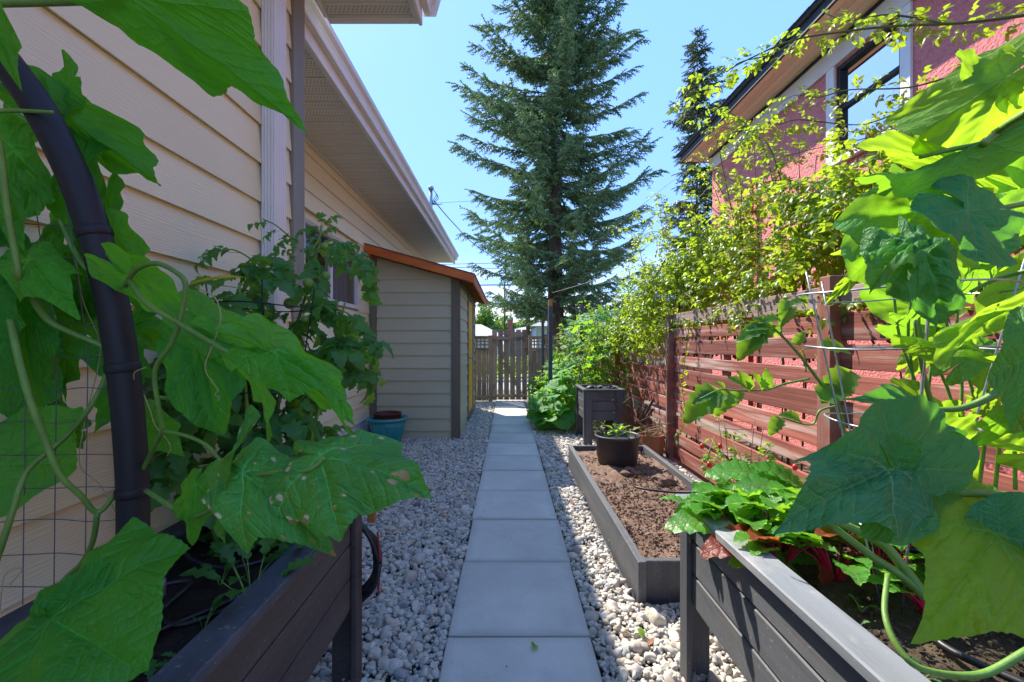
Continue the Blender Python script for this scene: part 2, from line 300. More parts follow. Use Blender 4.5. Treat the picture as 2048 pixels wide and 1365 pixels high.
MAT['maple'] = leaf_mat('street_tree_leaf', (.09, .21, .03), (.11, .22, .05), (.30, .52, .04), veins=False, rough=.5, tmix=.3)
MAT['juniper'] = leaf_mat('juniper_foliage', (.03, .08, .03), (.03, .08, .03), (.05, .12, .03), veins=False, rough=.6)
MAT['grass'] = M('mown_verge', (.12, .20, .03), (.07, .13, .02), scale=20, bump=.6, rough=.9, rand=0)
def _stucco():
    t = T('pink_rough_stucco'); v = t.vec(rand=False)
    col = t.mix(t.noise(v, 3, 5), (.78, .23, .22), (.88, .33, .31))
    col = t.mix(t.ramp(t.noise(v, 26, 4, .7), (.52, 0), (.66, .55)), col, (.48, .15, .14))
    vo = t.n('ShaderNodeTexVoronoi', feature='SMOOTH_F1'); t.l(v, vo.inputs['Vector']); vo.inputs['Scale'].default_value = 42
    h = t.mth('ADD', t.mth('MULTIPLY', vo.outputs['Distance'], 1.0), t.noise(v, 55, 6, .8))
    return t.done(t.prin(col, .9, t.bump(h, .9, .022), .15))
MAT['stucco'] = _stucco()
def _soffit():
    t = T('perforated_vinyl_soffit'); tc = t.n('ShaderNodeTexCoord'); s = t.n('ShaderNodeSeparateXYZ'); t.l(tc.outputs['Object'], s.inputs[0])
    a, b = s.outputs[0], s.outputs[1]
    fy = t.mth('PINGPONG', b, .0095); row = t.mth('FLOOR', t.mth('DIVIDE', b, .019))
    fx = t.mth('PINGPONG', t.mth('ADD', a, t.mth('MULTIPLY', row, .011)), .0125)
    hole = t.mth('MULTIPLY', t.mth('GREATER_THAN', fx, .0070), t.mth('GREATER_THAN', fy, .0055))
    band = t.mth('LESS_THAN', t.mth('PINGPONG', b, .05), .036)
    hole = t.mth('MULTIPLY', hole, band)
    col = t.mix(hole, (.66, .63, .56), (.20, .19, .17))
    return t.done(t.prin(col, .45, t.bump(hole, -.5, .003), .4))
MAT['soffit'] = _soffit()
def _glass():
    t = T('window_glass'); g = t.n('ShaderNodeBsdfGlossy'); g.inputs['Roughness'].default_value = .02
    tr = t.n('ShaderNodeBsdfTransparent'); tr.inputs[0].default_value = (.80, .84, .86, 1)
    fr = t.n('ShaderNodeFresnel'); fr.inputs[0].default_value = 1.5
    ms = t.n('ShaderNodeMixShader'); t.l(fr.outputs[0], ms.inputs[0]); t.l(tr.outputs[0], ms.inputs[1]); t.l(g.outputs[0], ms.inputs[2])
    return t.done(ms.outputs[0])
MAT['glass'] = _glass()

# ------------------------------------------------------------------ mesh and object helpers
def world_loc(o):
    p = Vector((0, 0, 0))
    while o is not None: p += o.location; o = o.parent
    return p
def tag(o, label=None, cat=None, group=None, kind=None):
    if label: o['label'] = label
    if cat: o['category'] = cat
    if group: o['group'] = group
    if kind: o['kind'] = kind
    return o
def thing(name, label, cat, loc=(0, 0, 0), group=None):
    o = bpy.data.objects.new(name, None); o.empty_display_size = .1; o.location = loc; C.objects.link(o)
    return tag(o, label, cat, group)
def link(me, name, parent=None, loc=None, rot=None, scl=None):
    o = bpy.data.objects.new(name, me); C.objects.link(o); o.parent = parent
    if loc is not None: o.location = Vector(loc) - (world_loc(parent) if parent else Vector())
    if rot is not None: o.rotation_euler = rot
    if scl is not None: o.scale = scl
    return o
def mesh_of(name, V, Fc, mats, smooth=False, uv=None, midx=None):
    me = bpy.data.meshes.new(name); V = np.asarray(V, dtype=np.float64)
    if isinstance(Fc, np.ndarray):
        n, k = Fc.shape
        me.vertices.add(len(V)); me.vertices.foreach_set('co', V.ravel())
        me.loops.add(n * k); me.loops.foreach_set('vertex_index', Fc.ravel().astype(np.int32))
        me.polygons.add(n); me.polygons.foreach_set('loop_start', np.arange(0, n * k, k, dtype=np.int32))
        me.update(calc_edges=True)
    else: me.from_pydata([tuple(v) for v in V], [], Fc)
    for m in (mats if isinstance(mats, (list, tuple)) else [mats]): me.materials.append(m)
    if smooth: me.polygons.foreach_set('use_smooth', np.ones(len(me.polygons), dtype=bool))
    if midx is not None: me.polygons.foreach_set('material_index', np.asarray(midx, dtype=np.int32))
    if uv is not None:
        ul = me.uv_layers.new(name='UVMap'); li = np.empty(len(me.loops), dtype=np.int32); me.loops.foreach_get('vertex_index', li)
        ul.data.foreach_set('uv', np.asarray(uv, dtype=np.float64)[li].ravel())
    me.validate(); me.update()
    return me
class MB:
    def __init__(s): s.v = []; s.f = []
    def add(s, V, Fc):
        b = len(s.v); s.v += [tuple(x) for x in V]; s.f += [tuple(i + b for i in f) for f in Fc]; return s
    def box(s, lo, hi, bev=.003, Rm=None, piv=None):
        lo = Vector(lo); hi = Vector(hi); c = (lo + hi) / 2; h = (hi - lo) / 2
        b = min(bev, min(h) * .45); V = []; idx = {}
        for sx in (-1, 1):
            for sy in (-1, 1):
                for sz in (-1, 1):
                    for ax in range(3):
                        p = [h[0] * sx, h[1] * sy, h[2] * sz]
                        for k in range(3):
                            if k != ax: p[k] -= b * (sx, sy, sz)[k]
                        idx[(sx, sy, sz, ax)] = len(V); V.append(Vector(p) + c)
        Fc = []
        for ax in range(3):
            o1, o2 = [k for k in range(3) if k != ax]
            for sg in (-1, 1):
                q = []
                for a, d in ((-1, -1), (1, -1), (1, 1), (-1, 1)):
                    k = [0, 0, 0]; k[ax] = sg; k[o1] = a; k[o2] = d; q.append(idx[(k[0], k[1], k[2], ax)])
                Fc.append(q)
            for a in (-1, 1):
                for d in (-1, 1):
                    k0 = [0, 0, 0]; k0[o1] = a; k0[o2] = d; k1 = list(k0); k0[ax] = -1; k1[ax] = 1
                    Fc.append([idx[(*k0, o1)], idx[(*k1, o1)], idx[(*k1, o2)], idx[(*k0, o2)]])
        for sx in (-1, 1):
            for sy in (-1, 1):
                for sz in (-1, 1): Fc.append([idx[(sx, sy, sz, a)] for a in range(3)])
        out = []
        for f in Fc:                                # outward winding
            n = (V[f[1]] - V[f[0]]).cross(V[f[2]] - V[f[0]])
            m = sum((V[i] for i in f), Vector()) / len(f)
            out.append(tuple(f) if n.dot(m - c) >= 0 else tuple(reversed(f)))
        if Rm is not None:
            pv = Vector(piv) if piv is not None else c
            V = [Rm @ (p - pv) + pv for p in V]
        return s.add(V, out)
    def tube(s, pts, r, n=8, cap=True):
        pts = [Vector(p) for p in pts]; m = len(pts); rs = r if isinstance(r, (list, tuple)) else [r] * m
        V = []; prev = None
        for i, p in enumerate(pts):
            t = (pts[min(i + 1, m - 1)] - pts[max(i - 1, 0)])
            t = t.normalized() if t.length > 1e-9 else Vector((0, 0, 1))
            if prev is None:
                a = Vector((0, 0, 1)) if abs(t.z) < .9 else Vector((1, 0, 0)); u = t.cross(a).normalized()
            else: u = (prev - t * prev.dot(t)).normalized()
            prev = u; w_ = t.cross(u)
            for k in range(n):
                a = 2 * math.pi * k / n; V.append(p + (u * math.cos(a) + w_ * math.sin(a)) * rs[i])
        Fc = [(i * n + k, i * n + (k + 1) % n, (i + 1) * n + (k + 1) % n, (i + 1) * n + k) for i in range(m - 1) for k in range(n)]
        if cap: Fc += [tuple(reversed(range(n))), tuple((m - 1) * n + k for k in range(n))]
        return s.add(V, Fc)
    def lathe(s, prof, c=(0, 0, 0), n=32):
        V = []; Fc = []; c = Vector(c)
        for (r_, z) in prof:
            for k in range(n):
                a = 2 * math.pi * k / n; V.append(c + Vector((r_ * math.cos(a), r_ * math.sin(a), z)))
        for i in range(len(prof) - 1):
            for k in range(n): Fc.append((i * n + k, i * n + (k + 1) % n, (i + 1) * n + (k + 1) % n, (i + 1) * n + k))
        return s.add(V, Fc)
    def prism(s, poly, axis, a, b):                # polygon in the other two axes pushed from a to b
        n = len(poly); V = []
        for q in (a, b):
            for (u, v_) in poly:
                p = [u, v_]; p.insert(axis, q); V.append(p)
        Fc = [tuple(range(n)), tuple(reversed(range(n, 2 * n)))] + [(k, (k + 1) % n + 0, (k + 1) % n + n, k + n) for k in range(n)]
        Fc = [f if i < 2 else tuple(reversed(f)) for i, f in enumerate(Fc)]
        return s.add(V, Fc)
    def obj(s, name, mat, parent=None, smooth=False, center=True):
        V = np.array(s.v); c = (V.min(0) + V.max(0)) / 2 if center else np.zeros(3)
        me = mesh_of(name, V - c, s.f, mat, smooth)
        bm = __import__('bmesh').new(); bm.from_mesh(me); __import__('bmesh').ops.recalc_face_normals(bm, faces=bm.faces); bm.to_mesh(me); bm.free()
        return link(me, name, parent, Vector(c) if center else None)
def board(name, lo, hi, mat, parent, bev=.003, Rm=None, piv=None):
    return MB().box(lo, hi, bev, Rm, piv).obj(name, MAT[mat], parent)
def spline(pts, n=8):
    pts = [Vector(p) for p in pts]; out = []
    q = [pts[0] * 2 - pts[1]] + pts + [pts[-1] * 2 - pts[-2]]
    for i in range(1, len(q) - 2):
        for k in range(n):
            t = k / n; a, b, c, d = q[i - 1], q[i], q[i + 1], q[i + 2]
            out.append(.5 * ((2 * b) + (c - a) * t + (2 * a - 5 * b + 4 * c - d) * t * t + (3 * b - a - 3 * c + d) * t ** 3))
    out.append(pts[-1]); return out
def taper(a, b, n): return [a + (b - a) * i / (n - 1) for i in range(n)]
def tube_obj(name, pts, r0, r1, mat, parent, n=7, sub=6):
    pp = spline(pts, sub) if len(pts) > 2 else [Vector(p) for p in pts]
    return MB().tube(pp, taper(r0, r1, len(pp)), n).obj(name, MAT[mat], parent, smooth=True)
# ------------------------------------------------------------------ ground, path, gravel
def sheet(name, x0, x1, y0, y1, z, mat, hole=None, parent=None, kind='structure'):
    V = []; Fc = []
    rects = [(x0, x1, y0, y1)]
    if hole:
        a, b, c, d = hole
        rects = [(x0, a, y0, y1), (b, x1, y0, y1), (a, b, y0, c), (a, b, d, y1)]
    for (a, b, c, d) in rects:
        k = len(V); V += [(a, c, z), (b, c, z), (b, d, z), (a, d, z)]; Fc.append((k, k + 1, k + 2, k + 3))
    o = link(mesh_of(name, V, Fc, MAT[mat]), name, parent)
    return tag(o, kind=kind) if parent is None else o
WELL = (-1.80, -1.42, 3.3, 4.95)
sheet('ground', -300, 300, -60, 900, -.07, 'earth', hole=WELL)
gravel = sheet('gravel', -1.95, 1.85, -.8, 9.35, -.05, 'gravel_bed', hole=WELL)
road = sheet('road', -60, 60, 12.2, 18.5, -.066, 'concrete_old')
sheet('verge', -60, 60, 18.5, 60, -.062, 'grass')
path = thing('path', None, None, (.05, 5, 0)); tag(path, kind='structure')
joints = [0.0, .62, 1.235, 1.835, 2.46, 3.057, 3.652, 4.23, 4.80, 5.40, 6.0, 6.6, 7.2, 7.8, 8.4, 9.0, 9.55]
for i in range(len(joints) - 1):
    a, b = joints[i], joints[i + 1]
    dx = rnd.uniform(-.004, .004)
    Rm = Euler((rnd.uniform(-.003, .003), rnd.uniform(-.004, .004), rnd.uniform(-.003, .003))).to_matrix()
    board('slab', (-.252 + dx, a + .004, -.05), (.350 + dx, b - .004, rnd.uniform(-.003, .003)), 'concrete', path, .005, Rm)

def ico_pebble_nodes(name, mat):
    ng = bpy.data.node_groups.new(name, 'GeometryNodeTree')
    ng.interface.new_socket('Geometry', in_out='INPUT', socket_type='NodeSocketGeometry')
    ng.interface.new_socket('Geometry', in_out='OUTPUT', socket_type='NodeSocketGeometry')
    N = ng.nodes.new; Lk = ng.links.new
    gi = N('NodeGroupInput'); go = N('NodeGroupOutput'); join = N('GeometryNodeGeometryToInstance')
    for s in range(4):
        ico = N('GeometryNodeMeshIcoSphere'); ico.inputs['Radius'].default_value = 1; ico.inputs['Subdivisions'].default_value = 3
        sp = N('GeometryNodeSetPosition'); Lk(ico.outputs['Mesh'], sp.inputs['Geometry'])
        nz = N('ShaderNodeTexNoise'); nz.noise_dimensions = '4D'; nz.inputs['W'].default_value = s * 3.7; nz.inputs['Scale'].default_value = .75; nz.inputs['Detail'].default_value = 1
        pos = N('GeometryNodeInputPosition'); Lk(pos.outputs[0], nz.inputs['Vector'])
        sub = N('ShaderNodeVectorMath'); sub.operation = 'SUBTRACT'; Lk(nz.outputs['Color'], sub.inputs[0]); sub.inputs[1].default_value = (.5, .5, .5)
        scl = N('ShaderNodeVectorMath'); scl.operation = 'SCALE'; Lk(sub.outputs[0], scl.inputs[0]); scl.inputs['Scale'].default_value = 1.5
        Lk(scl.outputs[0], sp.inputs['Offset'])
        sh = N('GeometryNodeSetShadeSmooth'); Lk(sp.outputs[0], sh.inputs[0])
        sm = N('GeometryNodeSetMaterial'); Lk(sh.outputs[0], sm.inputs[0]); sm.inputs['Material'].default_value = mat
        Lk(sm.outputs[0], join.inputs[0])
    iop = N('GeometryNodeInstanceOnPoints'); Lk(gi.outputs[0], iop.inputs['Points']); Lk(join.outputs[0], iop.inputs['Instance'])
    iop.inputs['Pick Instance'].default_value = True
    def attr(nm, typ):
        a = N('GeometryNodeInputNamedAttribute'); a.data_type = typ; a.inputs['Name'].default_value = nm
        return a.outputs['Attribute']
    ri = N('FunctionNodeRandomValue'); ri.data_type = 'INT'
    for s_ in ri.inputs:
        if s_.type == 'INT' and s_.name == 'Min': s_.default_value = 0
        if s_.type == 'INT' and s_.name == 'Max': s_.default_value = 3
    Lk([o_ for o_ in ri.outputs if o_.type == 'INT'][0], iop.inputs['Instance Index'])
    Lk(attr('scl', 'FLOAT_VECTOR'), iop.inputs['Scale'])
    e2r = N('FunctionNodeEulerToRotation'); Lk(attr('rot', 'FLOAT_VECTOR'), e2r.inputs[0]); Lk(e2r.outputs[0], iop.inputs['Rotation'])
    Lk(iop.outputs[0], go.inputs[0])
    return ng
def point_cloud(name, pts, rots, scls, ng, parent=None):
    me = bpy.data.meshes.new(name); me.vertices.add(len(pts)); me.vertices.foreach_set('co', np.asarray(pts, dtype=np.float64).ravel())
    for nm, arr in (('rot', rots), ('scl', scls)):
        a = me.attributes.new(nm, 'FLOAT_VECTOR', 'POINT'); a.data.foreach_set('vector', np.asarray(arr, dtype=np.float64).ravel())
    me.update(); o = link(me, name, parent)
    md = o.modifiers.new('scatter', 'NODES'); md.node_group = ng
    return o
BED = (.60, 1.46, 2.08, 4.56)
EXC = [(-.262, .362, -1, 9.6), BED, (-1.9, -.665, 5.72, 8.5), (WELL[0] - .05, WELL[1] + .06, WELL[2] - .05, WELL[3] + .06), (1.72, 2, -1, 10), (-2, -1.80, 2.0, 10), (-2, -1.04, -1, 2.24)]
nr = np.random.default_rng(3)
def gravel_points():
    P_ = []; Rr = []; S_ = []
    def put(x, y, s, z):
        if any(a < x < b and c < y < d for a, b, c, d in EXC): return
        r = nr.uniform(.72, 1.2, 3) * s; r[2] *= nr.uniform(.55, .85)
        P_.append((x, y, z)); S_.append(tuple(r)); Rr.append((nr.normal(0, .35), nr.normal(0, .35), nr.uniform(0, 6.3)))
    for (x0, x1) in ((-1.9, -.25), (.35, 1.74)):
        y = .9
        while y < 9.35:
            st = .0170 if y < 4 else .0200
            x = x0
            while x < x1:
                s = float(np.clip(nr.lognormal(math.log(.0095), .42), .005, .030))
                put(x + nr.normal(0, .007), y + nr.normal(0, .007), s, -.030 + nr.uniform(0, .012) + s * .25)
                x += st
            y += st
        n = int((x1 - x0) * 8.4 * 760)
        for _ in range(n):
            yy = nr.uniform(.9, 9.3); s = float(np.clip(nr.lognormal(math.log(.0128), .42), .007, .042))
            put(nr.uniform(x0, x1), yy, s, -.016 + nr.uniform(-.004, .010))
    return np.array(P_), np.array(Rr), np.array(S_)
gp, gr, gs = gravel_points()
vis = (gp[:, 1] > 1.50) & (np.abs(gp[:, 0] * F / gp[:, 1]) < 1000)
score = np.where(vis, gs[:, 0] * gs[:, 1] / gp[:, 1] ** 2 * (1 + 40 * np.clip(gp[:, 2] + .02, 0, .02)), 0)
top = np.argsort(-score)[:300]; mask = np.ones(len(gp), bool); mask[top] = False
gng = ico_pebble_nodes('pebble_scatter', MAT['pebble'])
o = point_cloud('pebbles', gp[mask], gr[mask], gs[mask], gng, gravel); tag(o, kind='stuff')
import bmesh
pm = []
for s in range(5):
    bm = bmesh.new(); bmesh.ops.create_icosphere(bm, subdivisions=3, radius=1)
    for v in bm.verts: v.co += Vector(mnoise.noise_vector(v.co * .8 + Vector((s * 7, 3, 1)))) * .42
    me = bpy.data.meshes.new('pebble'); bm.to_mesh(me); bm.free(); me.materials.append(MAT['pebble'])
    me.polygons.foreach_set('use_smooth', np.ones(len(me.polygons), bool)); pm.append(me)
for i, k in enumerate(top): link(pm[i % 5], 'pebble', gravel, gp[k], gr[k], gs[k])

# ------------------------------------------------------------------ left house
house = thing('house', 'tan lap-sided house with cream gutter and perforated eaves along the left of the path', 'house', (-1.8, 5, 0))
def lap_y(xw, y0, y1, z0, mat, parent, e=.166):   # lap board running along y, facing +x
    MB().prism([(xw - .012, z0 + .010), (xw + .008, z0 + .006), (xw + .009, z0), (xw + .016, z0), (xw + .002, z0 + e + .004), (xw - .012, z0 + e + .004)], 1, y0, y1).obj('siding_board', MAT[mat], parent)
XN, XF = -1.06, -1.83
z = 1.666 - .1645 * 9
while z < 3.16:
    e = .1645; lap_y(XN, -.9, 2.10, z, 'tan', house, min(e, 3.165 - z)); z += e
WZ0, WZ1, WY0, WY1 = 1.645, 2.36, 3.88, 5.25
z = .282; row = 0
while z < 3.06:
    e = min(.1672, 3.066 - z); segs = []; zt = z + e
    cuts = [2.225, 9.9]
    jy = 2.6 + ((row * 1.37) % 3.2); js = [jy + k * 3.6 for k in range(3) if jy + k * 3.6 < 9.7]
    if z < WZ1 - .005 and zt > WZ0 + .005: spans = [(2.225, WY0 - .045), (WY1 + .045, 9.9)]
    else: spans = [(2.225, 9.9)]
    for a, b in spans:
        pts_ = [a] + [j for j in js if a + .15 < j < b - .15] + [b]
        for p, q in zip(pts_[:-1], pts_[1:]): lap_y(XF, p + .001, q - .001, z, 'tan', house, e)
    z += .1672; row += 1
MB().box((-8, -1.2, -.3), (XF - .03, WY0, 3.06), 0).box((-8, WY1, -.3), (XF - .03, 9.88, 3.06), 0).box((-8, WY0, -.3), (XF - .03, WY1, WZ0), 0).box((-8, WY0, WZ1), (XF - .03, WY1, 3.06), 0).box((-8, WY0, WZ0), (-3.0, WY1, WZ1), 0).box((XF - .029, -1.2, -.3), (XN - .013, 2.20, 3.16), 0).obj('wall', MAT['tan'], house)
board('foundation', (XF - .028, 2.2, -.4), (XF - .004, 9.9, .272), 'foundation', house)
board('flashing', (XF - .003, 2.22, .262), (XF + .022, 9.9, .281), 'white_paint', house, .002)
board('corner_trim', (XN - .03, 2.102, .25), (XN + .026, 2.215, 3.165), 'tan_trim', house)
board('corner_trim', (XF + .002, 2.217, .29), (XF + .022, 2.30, 3.06), 'tan_trim', house)
# window
def window_side(name, xw, y0, y1, z0, z1, parent, fm, sash, bars, depth=.05, sgn=1, fw=.03, curtain=True):
    w_ = MB(); x0, x1 = sorted((xw - sgn * depth, xw + sgn * .022))
    w_.box((x0, y0, z0), (x1, y0 + fw, z1)).box((x0, y1 - fw, z0), (x1, y1, z1)).box((x0, y0 + fw, z1 - fw), (x1, y1 - fw, z1)).box((x0, y0 + fw, z0), (x1, y1 - fw, z0 + fw))
    wo_ = w_.obj(name, MAT[fm], parent)
    for b in bars:
        xa, xb = sorted((xw - sgn * .03, xw + sgn * .008))
        if b[0] == 'y': board('mullion', (xa, b[1] - b[2], z0 + fw), (xb, b[1] + b[2], z1 - fw), sash, wo_)
        else: board('mullion', (xa, y0 + fw, b[1] - b[2]), (xb, y1 - fw, b[1] + b[2]), sash, wo_)
    xg = xw - sgn * .022
    g = mesh_of('pane', [(xg, y0 + fw, z0 + fw), (xg, y1 - fw, z0 + fw), (xg, y1 - fw, z1 - fw), (xg, y0 + fw, z1 - fw)], [(0, 1, 2, 3)], MAT['glass']); link(g, 'pane', wo_).location = -world_loc(wo_)
    if curtain:
        cy = np.linspace(y0, y1, 60); V = []; Fc = []
        for i, yy in enumerate(cy):
            xx = xw - sgn * (.10 + .012 * math.sin(i * 1.7)); V += [(xx, yy, z0), (xx, yy, z1)]
            if i: Fc.append((2 * i - 2, 2 * i, 2 * i + 1, 2 * i - 1))
        keep = [f for k, f in enumerate(Fc) if curtain(k / 59)]
        us = sorted({i for f in keep for i in f}); mpv = {a_: b_ for b_, a_ in enumerate(us)}; V = [V[i] for i in us]; keep = [tuple(mpv[i] for i in f) for f in keep]
        link(mesh_of('curtain', V, keep, MAT['curtain'], True), 'curtain', wo_).location = -world_loc(wo_)
    return wo_
window_side('window', XF, WY0 - .04, WY1 + .04, WZ0, WZ1, house, 'white_metal', 'white_metal', [('y', 4.50, .028)], fw=.045, curtain=lambda t: t > .52)
for k in range(5): board('track_rib', (XF + .0225, WY0 - .03, WZ1 - .04 + k * .008), (XF + .027, WY1 + .03, WZ1 - .036 + k * .008), 'white_metal', house, .001)
# far eave
y = 2.4
while y < 9.85:
    m = MB(); m.box((XF - .01, y + .002, 3.071), (-1.228, y + .298, 3.083), .002)
    for k in (0, .1, .2): m.box((XF, y + k + .004, 3.065), (-1.232, y + k + .016, 3.071), .002)
    m.obj('soffit_panel', MAT['soffit'], house); y += .3
MB().box((XF + .012, 2.42, 3.052), (XF + .03, 9.85, 3.0695), .002).obj('soffit_channel', MAT['white_metal'], house)
for k_, (a, b, c, d) in enumerate(((-1.252, 3.056, -1.226, 3.072),)): board('soffit_channel', (a, 1.2, b), (c, 9.9, d), 'white_metal', house, .002)
board('fascia', (-1.226, 1.2, 3.045), (-1.205, 9.93, 3.20), 'white_metal', house, .003)
gp_ = [(-1.204, 3.135), (-1.165, 3.135), (-1.160, 3.150), (-1.160, 3.175), (-1.150, 3.20), (-1.128, 3.222), (-1.128, 3.262), (-1.140, 3.262), (-1.140, 3.235), (-1.165, 3.20), (-1.172, 3.155), (-1.204, 3.155)]
MB().prism(gp_, 1, 1.2, 9.95).obj('gutter', MAT['white_metal'], house)
MB().prism([(-1.20, 3.255), (-1.20, 3.275), (-6.5, 5.2), (-6.5, 5.18)], 1, .5, 10.1).obj('roof', MAT['shingle'], house)
# near eave end (higher, wider)
YE = 2.62
for k in range(9):
    yb = YE - .05 - .3 * k
    m = MB(); m.box((XN, yb - .298, 3.172), (-.555, yb - .002, 3.184), .002)
    for q in (0, .1, .2): m.box((XN + .01, yb - .298 + q, 3.166), (-.56, yb - .286 + q, 3.172), .002)
    m.obj('soffit_panel', MAT['soffit'], house)
board('soffit_channel', (-1.07, YE - .05, 3.150), (-.53, YE - .005, 3.190), 'white_metal', house)
board('soffit_channel', (-.562, -.2, 3.152), (-.535, YE - .052, 3.188), 'white_metal', house)
board('soffit_channel', (-1.085, 2.23, 3.152), (-1.062, YE - .052, 3.188), 'white_metal', house)
board('fascia', (-.534, -.2, 3.135), (-.512, YE - .012, 3.33), 'white_metal', house)
gp2 = [(x + .695, z_ + .085) for x, z_ in gp_]
MB().prism(gp2, 1, -.2, YE + .01).obj('gutter', MAT['white_metal'], house)
MB().prism([(-.51, 3.21), (-.435, 3.21), (-.40, 3.33), (-.51, 3.34)], 1, YE + .011, YE + .014).obj('gutter_end', MAT['white_metal'], house)
MB().box((-1.09, YE - .05, 3.191), (-.536, YE - .006, 3.34), .002).obj('eave_return', MAT['white_metal'], house)
MB().prism([(-.50, 3.345), (-.50, 3.365), (-5.5, 5.2), (-5.5, 5.18)], 1, -1.2, YE).obj('roof', MAT['shingle'], house)
# downspout with pressed flutes
x0, x1, y0, y1 = XN + .012, XN + .078, 1.84, 1.935
pl = []
def flutes(a, b, n, fn):
    for k in range(n):
        t0 = a + (b - a) * (k + .15) / n; t1 = a + (b - a) * (k + .5) / n; t2 = a + (b - a) * (k + .85) / n
        pl.extend([fn(t0, 0), fn(t1, .004), fn(t2, 0)])
flutes(x0 + .006, x1 - .006, 4, lambda t, d: (t, y0 + d)); flutes(y0 + .006, y1 - .006, 5, lambda t, d: (x1 - d, t)); pl += [(x1 - .006, y1), (x0 + .006, y1), (x0, y1 - .006), (x0, y0 + .006)]
ds = MB().prism(pl, 2, .25, 3.02).obj('downspout', MAT['white_metal'], house)
board('downspout_elbow', (x0 - .004, y0 - .004, 2.93), (x1 + .004, y1 + .004, 2.945), 'white_metal', house)
board('outlet_box', (x0, y0, 3.021), (x1 + .05, y1, 3.15), 'white_metal', house)
# louvre and basement window in the foundation, wood-lined well
lv = board('vent_frame', (XF + .012, 3.62, .30), (XF + .03, 4.02, .46), 'white_paint', house)
for k in range(7): board('louvre', (XF + .0305, 3.64, .315 + k * .02), (XF + .042, 4.0, .325 + k * .02), 'white_paint', lv, .001)
bw = MB().box((XF - .002, 3.5, -.35), (XF + .03, 3.56, .255)).box((XF - .002, 4.62, -.35), (XF + .03, 4.72, .255)).box((XF - .002, 3.56, -.02), (XF + .02, 4.62, .03)).obj('basement_window', MAT['white_paint'], house)
link(mesh_of('pane', [(XF + .004, 3.56, .03), (XF + .004, 4.62, .03), (XF + .004, 4.62, .25), (XF + .004, 3.56, .25)], [(0, 1, 2, 3)], MAT['dark_room']), 'pane', bw).location = -world_loc(bw)
well = thing('window_well', 'brown wood-edged window well sunk in the gravel against the house foundation', 'window well', (-1.6, 4.2, 0))
a, b, c, d = WELL
board('edge_board', (a, d - .0, -.4), (b + .04, d + .04, .012), 'cedar_in', well)
board('edge_board', (b, c, -.4), (b + .04, d - .001, .010), 'cedar_in', well)
board('edge_board', (a, c - .04, -.4), (b + .04, c - .001, .012), 'cedar_in', well)
sheet('floor', a, b, c, d, -.38, 'soil_dark', parent=well)
well.children[-1].location = -well.location

# ------------------------------------------------------------------ lean-to shed
shed = thing('shed', 'olive lap-sided lean-to shed with orange roof edge and yellow door against the house', 'shed', (-1.25, 7, 0))
SX0, SX1, SY0, SY1 = -1.80, -.653, 5.72, 8.42
zr = lambda x: 2.395 - (x + 1.84) * .277
z = .085 - .1655
while z < 2.42:
    zt = z + .1735; xl, xr = SX0 + .078, SX1 - .092
    z0 = max(z, -.04)
    if z0 < zr(xl) - .01:
        if zr(xr) < z0: xr = -1.84 + (2.395 - z0) / .277 - .001
        za, zb = min(zt, zr(xl)), min(zt, zr(xr) if zr(xr) > z0 else z0 + .001)
        xm = xr
        pts_ = [(xl, z0), (xr, z0), (xr, zb)]
        if zt < zr(xl) and zb < zt: pts_.append((-1.84 + (2.395 - zt) / .277, zt))
        pts_.append((xl, za))
        n = len(pts_); yb = SY0 - .019; yt = SY0 - .001
        V = [(x, yb + (yt - yb) * (zz - z0) / .1735, zz) for x, zz in pts_] + [(x, SY0 + .012, zz) for x, zz in pts_]
        Fc = [tuple(range(n)), tuple(reversed(range(n, 2 * n)))] + [(k, k + n, (k + 1) % n + n, (k + 1) % n) for k in range(n)]
        MB().add(V, Fc).obj('siding_board', MAT['olive'], shed)
    z += .1655
def trim_front(xa, xb): MB().prism([(xa, -.05), (xb, -.05), (xb, zr(xb) - .002), (xa, zr(xa) - .002)], 1, SY0 - .028, SY0 + .012).obj('corner_trim', MAT['olive_trim'], shed)
trim_front(SX0, SX0 + .077); trim_front(SX1 - .09, SX1 + .001)
zs = zr(SX1) - .004
board('corner_trim', (SX1 - .01, SY0 - .0285 + .001, -.05), (SX1 + .022, SY0 + .07, zs), 'olive_trim', shed)
board('corner_trim', (SX1 - .01, SY1 - .08, -.05), (SX1 + .022, SY1, zs), 'olive_trim', shed)
DY0, DY1 = 6.98, 7.86
board('door_trim', (SX1 - .01, DY0 - .085, -.05), (SX1 + .026, DY0, zs), 'olive_trim', shed)
board('door_trim', (SX1 - .01, DY1, -.05), (SX1 + .026, DY1 + .085, zs), 'olive_trim', shed)
board('door_trim', (SX1 - .01, DY0 + .001, 1.945), (SX1 + .024, DY1 - .001, zs), 'olive_trim', shed)
board('threshold', (SX1 - .05, DY0 + .001, -.05), (SX1 + .024, DY1 - .001, .10), 'olive_trim', shed)
dr = board('door', (SX1 - .025, DY0 + .002, .102), (SX1 + .012, DY1 - .002, 1.943), 'yellow', shed)
MB().lathe([(0, .055), (.02, .055), (.028, .045), (.028, .035), (.012, .025), (.012, .01), (.03, .01), (.03, 0)], n=20).obj('knob', MAT['steel'], dr, True, center=False)
kn = bpy.data.objects['knob']; kn.location = Vector((SX1 + .0125, DY0 + .12, 1.0)) - world_loc(dr); kn.rotation_euler = (0, R(90), 0)
z = .085 - .1655
while z < zs:
    for (p, q) in ((SY0 + .071, DY0 - .086), (DY1 + .086, SY1 - .081)):
        e = min(.1655, zs - z - .01)
        if e > .02: lap_y(SX1, p, q, z, 'olive', shed, e)
    z += .1655
